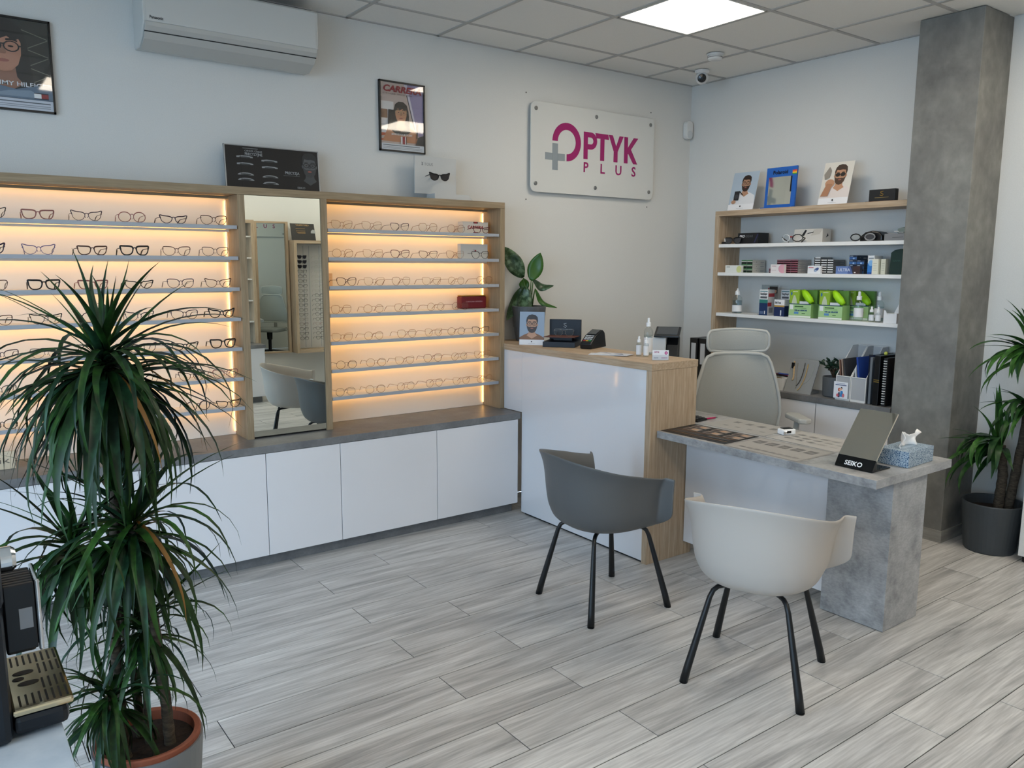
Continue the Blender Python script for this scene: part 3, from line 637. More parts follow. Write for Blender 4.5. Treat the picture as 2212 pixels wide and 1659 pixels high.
for s, x in (('P', -.121), ('L', .043), ('U', .194), ('S', .363)):
    text('small_letter', s, mag, sg, (x, -.0343, -.138), X, Z_, .098, depth=.002, bold=.0015)
pir = thing('motion_sensor', 'small white motion sensor in the corner right of the sign', 'sensor', (-.055, 0, 2.63))
MB().prism([(x, z) for x, z in [(a[0], a[1] + .07) for a in rrect(.075, .14, .03)]], 'y', -.045, -.002).build('housing', whitemat_m, pir, bevel=.008)
MB().prism([(x, z + .035) for x, z in rrect(.058, .058, .026)], 'y', -.049, -.0455).build('lens_window', M('pir_lens', '#cfd3d4', .25), pir, bevel=.003)
sm = thing('smoke_detector', 'round white smoke detector on the ceiling by the light panel', 'smoke detector', (-.65, -.77, H)); sm.location.z = H - .001
MB().lathe([(.052, -.012), (.056, -.008), (.056, 0)], 28).build('base', whitemat_m, sm, smooth=False)
MB().lathe([(.030, -.042), (.046, -.036), (.050, -.022), (.046, -.0122)], 28).build('head', whitemat_m, sm)
MB().lathe([(.0475, -.026), (.0508, -.024), (.0508, -.0225), (.0475, -.021)], 28, cap0=False, cap1=False).build('vent_ring', M('vent_dark', '#55575a', .7), sm)
cc = thing('dome_camera', 'white ceiling camera with a black lens in the corner', 'camera', (-.36, -.41, H)); cc.location.z = H - .001
MB().lathe([(.045, -.022), (.052, -.012), (.052, 0)], 28).build('mount', whitemat_m, cc, smooth=False)
MB().lathe([(.001, -.046)] + [(.046 * math.cos(R(a)), .046 * math.sin(R(a))) for a in range(-80, 81, 10)] + [(.001, .046)], 24).build('ball', whitemat_m, cc, smooth=True, loc=(0, 0, -.052))
d = Vector((-4.7, -4.1, -1.4)).normalized()
MB().lathe([(.031, .034), (.031, .040), (.026, .0475), (.008, .050)], 24).build('lens', M('camera_lens', '#050506', .15), cc, loc=(0, 0, -.052), rot=d.to_track_quat('Z', 'Y').to_euler())
# ================================================================== ON THE COUNTER
CT = 1.1185
ag = thing('potted_aglaonema', 'leafy green houseplant in a grey ribbed pot on the counter corner', 'plant', (-1.72, -.128, CT))
pot_m = M('grey_pot', '#55585b', .55); soil_m = noise_mat('soil', ['#1d1511', '#33261d'], nscale=60, rough=1, bump=.8)
MB().lathe([(.088, 0), (.103, .095), (.108, .095), (.118, .235), (.112, .238), (.100, .21)], 32, cap1=False).build('pot', pot_m, ag, smooth=False, bevel=.001)
MB().lathe([(.1, .2), (.104, .212)], 24).build('soil', soil_m, ag)
leaf_a = noise_mat('aglaonema_leaf', ['#1f3a1c', '#2f4a2c', '#5c7558'], (6, 6, 6), 4, 4, rough=.35, stops=[.4, .5, .62])
leaf_b = M('aglaonema_leaf_green', '#2f5a17', .35); stem_m = M('plant_stem', '#3b5a2a', .5)
def broad_leaf(p0, p1, w, bend, side, mat, parent, fold=.18):
    p0, p1 = Vector(p0), Vector(p1); ax = p1 - p0; L_ = ax.length; t = ax.normalized()
    sd = Vector(side); sd = (sd - t * sd.dot(t)).normalized(); nn = sd.cross(t)
    mb = MB(); N = 11
    for i in range(N):
        s = i / (N - 1); ww = w / 2 * (math.sin(math.pi * min(1, s * .97 + .03)) ** .75) * (1 - .25 * s); c = p0 + ax * s + nn * (bend * math.sin(math.pi * s))
        for q in (-1, -.5, 0, .5, 1): mb.v.append(tuple(c + sd * (ww * q) + nn * (abs(q) * ww * fold + .004 * math.sin(9 * s + q * 3))))
    for i in range(N - 1):
        for j in range(4): mb.face((i * 5 + j, i * 5 + j + 1, (i + 1) * 5 + j + 1, (i + 1) * 5 + j))
    return mb.build('leaf', mat, parent, smooth=True, solid=.0012)
vr = Vector((.79, -.61, 0))        # across the view
for (b0, p0, p1, w, bend, m_) in (((-.0, 0, .2), (-.03, .03, .43), (-.14, .105, .640), .135, .02, leaf_a), ((.0, 0, .2), (.01, -.01, .41), (.062, -.045, .60), .12, -.015, leaf_b),
                                  ((.01, 0, .2), (.02, -.02, .415), (.135, -.10, .375), .075, .045, leaf_a), ((.02, 0, .2), (.03, -.03, .355), (.150, -.12, .225), .055, .05, leaf_b),
                                  ((-.01, 0, .2), (-.035, -.01, .37), (-.115, -.06, .165), .12, .03, leaf_a), ((-.02, 0, .2), (-.045, .02, .365), (-.16, .04, .14), .10, .03, leaf_a), ((.0, 0.01, .2), (-.01, .03, .34), (.0, .06, .425), .08, .01, leaf_b)):
    b0, p0_ = Vector(b0), Vector(p0)
    MB().tube([b0, b0.lerp(p0_, .6) + Vector((0, 0, .01)), p0_], [.007, .005, .003], 6).build('stalk', stem_m, ag, smooth=True)
    sd = vr if abs((Vector(p1) - p0_).dot(vr)) < .12 and (Vector(p1) - p0_).z > .1 else Vector((.35, .5, .8)) if p1[0] > .05 else vr + Vector((0, 0, .5))
    broad_leaf(p0, p1, w, bend, sd, m_, ag)
U = Vector((.79, -.61, 0)).normalized()
def card_frame(yawdeg):
    a = R(yawdeg); return Vector((math.cos(a), math.sin(a), 0))
def photo_card(name, label, loc, yawdeg, w, h, lean, items, foot=.16):
    """printed card leaning back on a strut; local x runs along the card, -y faces the viewer"""
    t = thing(name, label, 'photo card', loc, R(yawdeg))
    c, s = math.cos(lean), math.sin(lean)
    mb = MB(); n_ = Vector((0, -c, -s)) * -.0018; o = Vector((-w / 2, 0, 0)); ux = Vector((1, 0, 0)); uz = Vector((0, s, c))
    vs = [o, o + ux * w, o + ux * w + uz * h, o + uz * h]; mb.add([tuple(v) for v in vs] + [tuple(v - Vector((0, -c, s)) * .002) for v in vs], [(0, 1, 2, 3), (7, 6, 5, 4), (0, 4, 5, 1), (1, 5, 6, 2), (2, 6, 7, 3), (3, 7, 4, 0)])
    mb.build('card', PM('#e2e3e6'), t)
    decal('print', t, o, ux, uz, w, h, [('#e2e3e6', rect(0, 0, 1, foot))] + items + [('#222326', ell(.5, foot * .62, .028, foot * .14, 10))] + stripes('#9a9ca0', .36, .64, (foot * .25,), .006), step=.00012)
    MB().add([(-.012, .003 + s * h * .6, c * h * .6), (.012, .003 + s * h * .6, c * h * .6), (.012, s * h + .055, .0005), (-.012, s * h + .055, .0005)], [(0, 1, 2, 3)]).build('strut', PM('#c9c9c9'), t, solid=.001)
    return t
def man(bgc, skin, hair, beard, top, rim, cx=.5, cy=.6, s=.2, ar=1.3, lens=None, extra=()):
    return [(bgc, rect(0, .16, 1, 1))] + [(c, [(x, max(.16, y)) for x, y in p]) for c, p in portrait(cx, cy, s, ar, skin, hair, top, beard=beard, rim=rim, lens=lens, shade=skin)] + list(extra)
photo_card('photo_card', 'photo card of a bearded man in glasses before the plant pot', (-1.905, -.40, CT), -50, .165, .215, R(4), man('#8fa0b4', '#b98d70', '#2a1d16', '#33231b', '#7a5230', '#1a1412', cy=.62, s=.215, ar=1.3))
bb = thing('eyewear_box', 'open navy presentation box with a pair of glasses on the counter', 'box', (-1.78, -.56, CT), R(-52))
nav = M('box_navy', '#0c1420', .5); ltan = M('box_leather', '#5a2f22', .6)
bx('base', nav, bb, -.105, -.10, .0005, .105, .10, .034, .002)
bx('lid', nav, bb, -.105, .092, .0345, .105, .112, .165, .002)
MB().prism([(-.10, .062), (.085, .058), (.085, .062), (-.10, .066)], 'x', -.10, .10).build('tray', ltan, bb)
bx('tray_support', nav, bb, -.06, .02, .0342, .06, .08, .0575)
bx('small_print', M('print_palegrey', '#8d9299', .5), bb, -.045, .0912, .100, .045, .0918, .1022)
MB().tube([(-.012, .0915, .118), (.002, .0915, .112), (.010, .0915, .122), (-.004, .0915, .128), (-.010, .0915, .136), (.008, .0915, .140)], .0014, 6).build('emblem', M('emblem_pale', '#b4b8bd', .4), bb)
glasses('wsq', 'silver', (-1.80, -.60, CT + .0655), R(-45), 'thin wire eyeglasses lying on the tray of the navy box', 'eyeglasses on the counter', scale=.98)
tm = thing('card_terminal', 'black card payment terminal on the oak counter', 'card terminal', (-1.70, -.76, CT), R(-68))
MB().prism([(-.09, .0), (.085, .0), (.10, .095), (.07, .112), (-.02, .082), (-.095, .035)], 'x', -.04, .04).build('body', black_m, tm, bevel=.006)
MB().prism([(-.012, .086), (.06, .1095), (.059, .1125), (-.013, .0895)], 'x', -.03, .03).build('screen', M('terminal_screen', '#2c3034', .15), tm)
KC = ['#d0d2d4'] * 9 + ['#b3362c', '#c9a227', '#2f8f4e']
for i in range(12):
    r_, c_ = divmod(i, 3) if i < 9 else (3, i - 9)
    y_ = -.026 - r_ * .0145; z_ = .0815 + (y_ + .02) * .62
    MB().box(-.028 + c_ * .0195, y_ - .0048, z_ - .002, -.0125 + c_ * .0195, y_ + .0048, z_ + .003).build('key', M('key_' + KC[i][1:], KC[i], .5), tm)
MB().prism([(.086, .0), (.135, .0), (.11, .09), (.1, .09)], 'x', -.035, .035).build('cradle', black_m, tm, bevel=.003)
def sheet(name, label, loc, w, h, rz, items, cat='leaflet', th=.0012, group=None, base='#d9d9dc', curl=.0):
    t = thing(name, label, cat, loc, R(rz), group)
    bx('paper', PM(base), t, -w / 2, -h / 2, .0003, w / 2, h / 2, th)
    decal('print', t, (-w / 2, -h / 2, th), X, (0, 1, 0), w, h, items, step=.00008)
    return t
for i, (x, y, rz, lb) in enumerate(((-1.885, -1.10, 38, 'lowest folded leaflet beside the spray bottles'), (-1.865, -1.13, 22, 'topmost folded leaflet beside the spray bottles'))):
    sheet('leaflet', lb, (x, y, CT + .0002 + i * .0035), .10, .21, rz, [('#c9ccd4', rect(0, 0, 1, 1)), ('#6c7486', [(.1, .1), (.8, .3), (.5, .5)]), ('#8b93a6', [(.3, .5), (.9, .8), (.4, .9)]), ('#edeef0', rect(.05, .55, .3, .95))], th=.003)
clearp = clear_mat('clear_bottle', '#f7fafa', .12); cap_m = M('white_cap', '#eceded', .35); label_m = M('bottle_label', '#e1e3e6', .5)
def bottle(name, label, loc, r, h, neck, cap, lab=(.15, .6), spray=True, liquid='#f3f7f8', txt=None, group=None):
    t = thing(name, label, 'bottle', loc, 0, group)
    MB().lathe([(r * .9, 0), (r, .004), (r, h * .78), (r * .9, h * .88), (neck, h), (neck, h + .006)], 20).build('body', clearp, t, smooth=True)
    MB().lathe([(r * .94, .0045), (r * .94, h * .7)], 18).build('liquid', clear_mat('liquid_' + liquid[1:], liquid, .02), t, smooth=True)
    MB().lathe([(r * 1.015, h * lab[0]), (r * 1.015, h * lab[1])], 20, cap0=False, cap1=False).build('label', label_m, t, smooth=True)
    if spray:
        MB().lathe([(neck * 1.35, h + .0005), (neck * 1.35, h + cap * .45), (neck * .75, h + cap * .5), (neck * .7, h + cap * .9), (neck * .5, h + cap)], 16).build('cap', cap_m, t, smooth=False)
        MB().tube([(0, 0, h + cap * .82), (-neck * 1.1, -neck * .4, h + cap * .82)], neck * .3, 8).build('nozzle', cap_m, t)
    else:
        MB().lathe([(neck * 1.3, h + .0005), (neck * 1.2, h + cap * .5), (neck * .5, h + cap * .7), (neck * .35, h + cap)], 16).build('cap', cap_m, t, smooth=False)
    if txt: text('lettering', txt, M('print_slate', '#5a6068', .5), t, (-r * .55, -r * 1.03, h * (lab[0] + lab[1]) / 2), (.79, -.61, 0), Z_, r * .5, width=r * 1.0)
    return t
bottle('spray_bottle', 'tall clear spray bottle with white nozzle on the counter', (-1.690, -1.235, CT), .026, .165, .010, .05, (.1, .62))
bottle('spray_bottle', 'small white spray bottle on the counter, the left one', (-1.775, -1.245, CT), .0155, .078, .008, .035, (.1, .8), group='small spray bottles on the counter')
bottle('spray_bottle', 'small white spray bottle on the counter, the right one', (-1.772, -1.300, CT), .0155, .078, .008, .035, (.1, .8), group='small spray bottles on the counter')
bc = thing('business_card_holder', 'white business card with magenta logo standing at the counter corner', 'card holder', (-1.835, -1.470, CT), R(-35))
bx('holder', clear_mat('acrylic_holder', '#f2f4f6', .12), bc, -.047, -.006, .0005, .047, .006, .03)
bx('card', PM('#eceef2'), bc, -.045, -.004, .002, .045, -.002, .056)
text('lettering', 'OPTYK', mag, bc, (-.037, -.0042, .041), X, Z_, .0115, width=.03, bold=.0003)
decal('print', bc, (-.045, -.0042, .002), X, Z_, .09, .054, [('#9c1f66', ell(.84, .72, .1, .17, 14)), ('#d98ab8', rect(.79, .62, .89, .82))] + stripes('#8a93a8', .08, .36, (.16, .24), .03) + stripes('#b478a0', .55, .92, (.16, .24), .03))
pos = thing('cash_register', 'white and black point-of-sale printer with tilted screen behind the counter', 'cash register', (-1.37, -1.09, .7505), R(-53))
bx('cabinet', whitemat_m, pos, -.105, -.05, .0005, -.004, .07, .445, .008)
bx('stand', whitemat_m, pos, -.0035, -.03, .0005, .075, .07, .30, .004)
MB().prism([(-.05, .3005), (.06, .3005), (.06, .44), (.02, .455), (-.03, .40), (-.06, .33)], 'x', -.0035, .072).build('paper_box', black_m, pos, bevel=.006)
MB().prism([(-.085, .448), (.06, .492), (.06, .506), (-.085, .462)], 'x', -.075, .078).build('screen_case', black_m, pos, bevel=.003)
MB().prism([(-.072, .4665), (.048, .503), (.048, .5045), (-.072, .468)], 'x', -.062, .065).build('screen', M('pos_screen', '#3a3f44', .15), pos)
bx('feed_tray', black_m, pos, -.0035, -.085, .312, .09, -.0615, .325, .003)
for i, (y_, lb) in enumerate(((-.385, 'black lever-arch binder with white spine label, left of two in the corner'), (-.475, 'black lever-arch binder with white spine label, right of two in the corner'))):
    t = thing('binder', lb, 'binder', (-.16, y_, .7655), 0, 'binders on the low cabinet')
    bx('cover', black_m, t, -.15, -.038, .0003, .13, .038, .318, .003)
    bx('spine_label', PM('#c3c6ca'), t, -.1512, -.022, .12, -.1502, .022, .28)
    MB().lathe([(.012, 0), (.012, .001)], 14).build('finger_ring', alu_m, t, loc=(-.1502, 0, .055), rot=(0, R(-90), 0))
# ================================================================== ON THE SERVICE DESK
DT = .7505
grey_cells = lambda: [('#8f8d8b', rect(0, 0, 1, 1))]
A4 = []
it = [('#19191b', rect(0, 0, 1, 1))]
for r_ in range(2):
    for c_ in range(3):
        x, y = .04 + c_ * .32, .48 + r_ * .25
        it += [('#9a8f86', rect(x, y, x + .28, y + .2)), ('#4a3d38', rect(x + .05, y + .02, x + .16, y + .16)), ('#b58f70', ell(x + .2, y + .1, .05, .06, 8)), ('#22201f', rect(x, y, x + .04, y + .2))]
it += stripes('#b07a48', .04, .96, (.38, .14), .012) + stripes('#6a6a6c', .08, .5, (.3, .26, .22), .012) + stripes('#8a8a8c', .6, .92, (.3, .26), .012)
def flat(name, label, cx, cy, w, h, items, base, z=0, rz=0):
    """printed sheet lying on the desk, long side along the desk (y)"""
    return sheet(name, label, (cx, cy, DT + z), w, h, rz, items, 'leaflet', .001, 'price lists on the desk', base)
flat('price_list', 'black price list with small photos at the counter end of the desk', -1.77, -1.775, .29, .42, [(c, [(y, 1 - x) for x, y in p]) for c, p in it], '#19191b', 0, 2)
g = [('#8d8a87', rect(0, 0, 1, 1)), ('#a3a09c', rect(.03, .03, .97, .97))]
for i in range(5): g += [('#6c6a69', rect(.58, .1 + i * .17, .80, .22 + i * .17)), ('#85827f', rect(.63, .12 + i * .17, .72, .2 + i * .17))]
g += [('#8d8a87', rect(.15, .08 + i * .1, .22, .15 + i * .1)) for i in range(8)]
flat('price_list', 'grey price list lying along the front edge of the desk', -1.778, -2.21, .30, .43, g, '#b9b7b4', 0, 0)
g2 = [('#a19f9c', rect(0, 0, 1, 1))] + [('#b1aeaa', rect(.04, .04, .96, .96))]
for i in range(5):
    for j in range(3): g2 += [('#8f8d8a', rect(.25 + j * .2, .12 + i * .16, .28 + j * .2, .22 + i * .16)), ('#98958f', rect(.31 + j * .2, .12 + i * .16, .33 + j * .2, .22 + i * .16))]
flat('price_list', 'pale grey price list with rows of text beside the table mirror', -1.46, -2.22, .29, .42, g2, '#c0beba', 0, -3)
g3 = [('#a6a4a0', rect(0, 0, 1, 1))]
for i in range(4): g3 += [('#767471', rect(.62, .12 + i * .2, .78, .22 + i * .2)), ('#8b8986', rect(.25, .12 + i * .2, .33, .2 + i * .2))]
flat('price_list', 'pale grey price list with dark boxes in front of the office chair', -1.45, -1.78, .28, .40, g3, '#bab8b4', 0, 1)
pn = thing('pen', 'bright pink ballpoint pen on the desk by the counter', 'pen', (-1.452, -1.512, DT + .0062), R(0))
MB().tube([(-.068, .004, 0), (.045, -.004, 0)], .0048, 10).build('barrel', M('pen_pink', '#c2185b', .3), pn, smooth=True)
MB().tube([(.045, -.004, 0), (.058, -.005, 0), (.068, -.0056, 0)], [.0046, .003, .001], 10).build('tip', chrome_m, pn)
MB().tube([(-.076, .0046, 0), (-.068, .004, 0)], .003, 8).build('button', chrome_m, pn)
pn2 = thing('calculator', 'black desk calculator half hidden behind the counter end', 'calculator', (-1.55, -1.47, DT), R(8))
MB().prism([(-.06, .0005), (.06, .0005), (.06, .022), (-.06, .012)], 'x', -.04, .06).build('case', black_m, pn2, bevel=.003)
for i in range(3):
    for j in range(4): MB().box(-.032 + i * .03, -.05 + j * .02, .0152 + j * .0017, -.012 + i * .03, -.037 + j * .02, .0185 + j * .0017).build('key', M('calc_key', '#3c3f43', .5), pn2)
wd = thing('demo_device', 'small white boxy gadget with black top on the desk papers', 'gadget', (-1.445, -2.025, DT + .0016), R(-20))
bx('body', M('gadget_white', '#f2f2f2', .3), wd, -.04, -.026, 0, .04, .026, .030, .006)
bx('top_window', black_m, wd, -.028, -.018, .0302, .028, .018, .034, .002)
MB().tube([(-.036, -.030, .012), (-.036, -.034, .022), (-.024, -.034, .022), (-.024, -.030, .012), (-.032, -.029, .006)], .003, 6, closed=True).build('clip', chrome_m, wd)
bx('lens_slot', black_m, wd, -.016, -.0275, .010, .010, -.0262, .022)
# table mirror
tmx = thing('table_mirror', 'tilted frameless table mirror with a black base on the desk', 'mirror', (-1.842, -2.643, DT), R(-90))
mbk = M('mirror_base', '#08090a', .12)
MB().prism([(.0, .0005), (.150, .0005), (.150, .006), (.034, .008), (.034, .046), (.026, .050), (.0, .008)], 'x', -.0885, .0885).build('base', mbk, tmx, bevel=.0008)
MB().prism([(.026, .0505), (.0315, .0470), (.1875, .2370), (.182, .2415)], 'x', -.0885, .0885).build('mirror_backing', M('mirror_edge', '#b9b4a4', .3), tmx)
MB().prism([(.0250, .0505), (.0259, .0498), (.1819, .2408), (.1810, .2415)], 'x', -.088, .088).build('glass', M('table_mirror_glass', '#c9c8bd', .02, 1), tmx)
text('lettering', 'SEIKO', M('print_white', '#f2f2f2', .4), tmx, (-.046, .0022, .0145), X, (0, .62, 1), .030, width=.082, bold=.0006)
# tissue box
tb = thing('tissue_box', 'blue leaf-patterned tissue box on the desk corner', 'tissue box', (-1.515, -2.705, DT), R(2))
tbm = M('tissue_pattern', '#3d5f80', .5); n, l = nodes(tbm); b_ = n['Principled BSDF']
tc = n.new('ShaderNodeTexCoord'); mp = n.new('ShaderNodeMapping'); mp.inputs['Scale'].default_value = (1, 1, 1); l.new(tc.outputs['Object'], mp.inputs[0])
vo = n.new('ShaderNodeTexVoronoi'); vo.feature = 'DISTANCE_TO_EDGE'; vo.inputs['Scale'].default_value = 130; l.new(mp.outputs[0], vo.inputs['Vector'])
cr = n.new('ShaderNodeValToRGB'); cr.color_ramp.elements[0].position = .1; cr.color_ramp.elements[0].color = lin('#a9bac7'); cr.color_ramp.elements[1].position = .22; cr.color_ramp.elements[1].color = lin('#34577a')
l.new(vo.outputs['Distance'], cr.inputs[0]); l.new(cr.outputs[0], b_.inputs['Base Color'])
bx('carton', tbm, tb, -.118, -.07, .0005, .118, .07, .072, .0012)
bx('slot', M('slot_film', '#9fb2c2', .3), tb, -.065, -.02, .0722, .065, .02, .0735)
def tissue(u, v):
    a = (u - .5) * 1.7; w_ = .092 * (1 - .25 * v) ; x = math.sin(a) * w_ + .050 * v * v * (1.3 if u > .6 else .1) - .012
    y = math.cos(a * 2.0) * .030 * (1 - .4 * v) * (1 if u < .5 else .7) + .008 * math.sin(11 * u + 5 * v)
    z = .0735 + v * (.072 - .030 * abs(u - .42) * 2 + .010 * math.sin(9 * u)) + (.012 * v if u > .8 else 0)
    return (x, y - .012, z)
MB().grid(tissue, 20, 10).build('tissue', M('tissue_paper', '#f4f4f4', .8), tb, smooth=True, solid=.001)
# ================================================================== ON TOP OF THE SHELF UNIT
TS = 2.0365
def pcard2(label, y, w, h, lean, items): return photo_card('photo_card', label, (-.222, y, TS), -90, w, h, lean, items)
pcard2('photo card of a bearded man with a camera, left end of shelf top', -.693, .225, .285, R(14),
       man('#a9b8c6', '#b0876c', '#2a1c15', '#30211a', '#d6d7da', '#1d1613', cx=.56, cy=.68, s=.165, ar=1.27, extra=[('#1d1d20', rect(.18, .26, .38, .5)), ('#3a3a3e', ell(.28, .36, .08, .06, 12)), ('#b0876c', ell(.2, .22, .09, .05, 10)), ('#1d1d20', [(.36, .48), (.52, .38), (.53, .4), (.37, .51)])]))
pcard2('photo card of a bearded man adjusting sunglasses, in the middle of the shelf top', -1.432, .212, .285, R(14),
       man('#d8d3c9', '#b98a6b', '#3a281d', '#4a3426', '#d9cfca', '#17130f', cx=.6, cy=.68, s=.185, ar=1.34, lens='#1b1512', extra=[('#b98a6b', ell(.3, .5, .16, .1, 12)), ('#a8795b', [(.05, .2), (.3, .2), (.4, .48), (.2, .5)]), ('#8d857c', [(.1, .6), (.25, .64), (.28, .8), (.2, .9), (.05, .72)])]))
pf = thing('branded_mirror', 'bright blue framed counter mirror with a rainbow tab on the shelf top', 'mirror', (-.215, -1.022, TS), R(-90))
blu = M('frame_blue', '#1f5fb4', .4); pl = R(4); c, s = math.cos(pl), math.sin(pl)
def tilt(mb, name, mat): mb.v = [(x, y * c + z * s, z * c - y * s + .001) for x, y, z in mb.v]; return mb.build(name, mat, pf)
tilt(MB().box(-.122, -.004, 0, .122, .010, .278), 'panel', blu)
tilt(MB().box(-.098, -.0062, .022, .090, -.0042, .212), 'glass', M('small_mirror', '#cfd2cb', .05, 1))
tilt(MB().box(.080, -.0075, .105, .090, -.0063, .212), 'black_strip', black_m)  # narrow black strip along the upper right edge of the glass
for i, cc_ in enumerate(('#d03a2c', '#e8862a', '#efc52f', '#4fa23d')): tilt(MB().box(.088, -.0058, .222 + .0075 * (3 - i), .122, -.0042, .2294 + .0075 * (3 - i)), 'colour_tab', PM(cc_))
bx('foot', blu, pf, -.135, -.03, .0004, .122, .04, .006)
text('lettering', 'Polaroid', M('print_black', '#0d0d0f', .5), pf, (-.068, .0095, .232), X, (0, s, c), .036, width=.118, bold=.0006)
bxk = thing('logo_box', 'black display box with a gold emblem at the column end of the shelf top', 'box', (-.19, -1.765, TS), R(-90))
bx('body', M('box_charcoal', '#17181a', .45), bxk, -.085, -.02, .004, .085, .02, .076, .002)
bx('tray', ltan, bxk, -.10, -.035, .0004, .09, .025, .0038)
MB().tube([(-.012, -.0208, .040), (.004, -.0208, .036), (.010, -.0208, .044), (-.006, -.0208, .052), (-.008, -.0208, .06), (.009, -.0208, .063)], .0022, 6).build('emblem', M('emblem_gold', '#b08d3c', .35, .7), bxk)
bx('small_print', M('print_gold', '#8f7a48', .5), bxk, -.045, -.0209, .024, .045, -.0203, .0268)
# ================================================================== ON THE THREE SHELVES (top to bottom)
def rbox(name, label, y0, y1, z0, h, x0=-.24, d=.12, col='#eeeeee', front=(), side=(), cat='box', group=None, lab=(), mat=None):
    """carton on the right wall: front faces -x, its near side faces -y"""
    t = thing(name, label, cat, (x0 + d / 2, (y0 + y1) / 2, z0 + .0005), 0, group); w2 = abs(y1 - y0) / 2
    bx('carton', mat or M('carton_' + col[1:], col, .5), t, -d / 2, -w2, 0, d / 2, w2, h, .0008)
    if front: decal('print', t, (-d / 2 - .0002, w2, 0), (0, -1, 0), Z_, 2 * w2, h, list(front), step=.0001)
    if side: decal('side_print', t, (-d / 2, -w2 - .0002, 0), (1, 0, 0), Z_, d, h, list(side), step=.0001)
    for L_ in lab: text('lettering', L_[0], M('print_' + L_[1][1:], L_[1], .5), t, (-d / 2 - .0022, w2 - L_[2] * 2 * w2, h * L_[3]), (0, -1, 0), Z_, L_[4], width=L_[5] * 2 * w2, bold=.0004, shear=L_[6] if len(L_) > 6 else 0)
    return t
s1, s2, s3 = SB
rbox('goggle_box', 'black carton of sports goggles on the uppermost white shelf', -.665, -.845, s1, .078, -.19, .12, '#101114', [('#2b2b52', [(.78, .1), (.84, .1), (1, .9), (.95, .9)])], lab=[('PRO', '#e8e8ea', .08, .6, .024, .26, .25), ('GEAR', '#4a4d52', .36, .6, .024, .36, .25)])
glasses('thick', 'black', (-.215, -.640, s1 + .0005), R(-84), 'black sports goggles in front of the black carton', 'goggles on the uppermost white shelf', scale=1.0, lens=M('smoke_lens', '#3b3b3e', .1), cat='goggles')
cs = thing('rolled_strap', 'coiled black goggle strap with a white buckle at the oak side panel', 'strap', (-.20, -.575, s1 + .0005))
MB().tube([(-.0 + .02 * math.cos(a * .5), .012 + .03 * math.sin(a * .5), .009 + .002 * (a > 6)) for a in range(0, 13)], .008, 8).build('strap', black_m, cs, smooth=True)
MB().box(-.012, -.008, .018, -.004, .016, .042).build('buckle', whitemat_m, cs)
rbox('goggle_box', 'white marbled carton behind clear goggles on the uppermost white shelf', -1.125, -1.345, s1, .092, -.17, .10, '#c9c6c0', [('#bab6ae', [(.6, .5), (.9, .6), (1, 1), (.7, .95)]), ('#d8d5cf', [(.1, .1), (.5, .2), (.4, .6)]), ('#15151a', [(.28, .55), (.36, .5), (.46, .9), (.4, .95)]), ('#15151a', [(.44, .62), (.68, .72), (.7, .8), (.5, .7)])], side=[('#222226', [(.4, .35), (.7, .5), (.6, .7)])])
gg = thing('clear_goggles', 'clear sports goggles with black and white straps before the white carton', 'goggles', (-.205, -1.14, s1 + .0005), R(-90))
for q in (-1, 1):
    P = [(q * .045 + .035 * math.cos(a * .628), -.01 + .01 * math.cos(a * .628) * q, .032 + .024 * math.sin(a * .628)) for a in range(10)]
    MB().tube(P, .0035, 6, closed=True).build('rim', black_m if q > 0 else M('goggle_clear', '#d7dadb', .2), gg, smooth=True)
    MB().tube([(q * .078, -.008, .04), (q * .085, .02, .03), (q * .05, .03, .005)], .0035, 6).build('strap', black_m, gg)
MB().tube([(-.012, -.01, .04), (.012, -.01, .04)], .005, 6).build('bridge', M('goggle_red', '#9a2420', .4), gg)
swc = thing('eyewear_case', 'rounded black half-open goggle case near the column on the uppermost shelf', 'case', (-.14, -1.70, s1 + .0005), R(-90))
MB().prism([(-.078, 0), (.075, 0), (.076, .035), (.05, .058), (.005, .066), (-.04, .058), (-.07, .035)], 'y', -.05, .05).build('shell', black_m, swc, bevel=.008)
mg = thing('dive_mask', 'black swim goggles with grey lens lying before the black case', 'goggles', (-.205, -1.66, s1 + .0005), R(-90))
for q, xx in ((0, -.052), (1, .045)):
    P = [(xx + .034 * math.cos(a * .524), -.004, .026 + .021 * math.sin(a * .524)) for a in range(12)]
    MB().tube(P, .0042, 6, closed=True).build('rim', M('goggle_grey', '#8f9294', .3) if q else black_m, mg, smooth=True)
    MB().add([(xx + .031 * math.cos(a * .524), -.003, .026 + .019 * math.sin(a * .524)) for a in range(12)], [tuple(range(12))]).build('lens', M('goggle_lens', '#34404a', .1) if q else lens_m, mg)
MB().tube([(-.02, -.004, .03), (.012, -.004, .03)], .005, 6).build('bridge', black_m, mg)
rbox('flat_box', 'flat grey carton next to the column on the uppermost white shelf', -1.795, -1.945, s1, .044, -.20, .14, '#7f8082', [('#5c5d60', [(.35, .4), (.8, .45), (.8, .52), (.35, .5)])])
sw = thing('eyewear_pouch', 'grey green folded pouch on the flat grey carton', 'pouch', (-.13, -1.90, s1 + .0455))
MB().prism([(-.042, 0), (.042, 0), (.040, .03), (.0, .038), (-.03, .022)], 'x', -.04, .04).build('pouch', M('pouch_green', '#76827d', .7), sw, bevel=.006)
st_ = thing('price_tag', 'white curled price tag on the flat grey carton', 'tag', (-.195, -1.885, s1 + .0455), R(-90))
MB().tube([(-.03, 0, .012), (-.01, 0, .012), (.0, 0, .006), (.03, 0, .005)], [.007, .007, .004, .006], 6, flat=.4).build('paper', PM('#eef0f2'), st_)
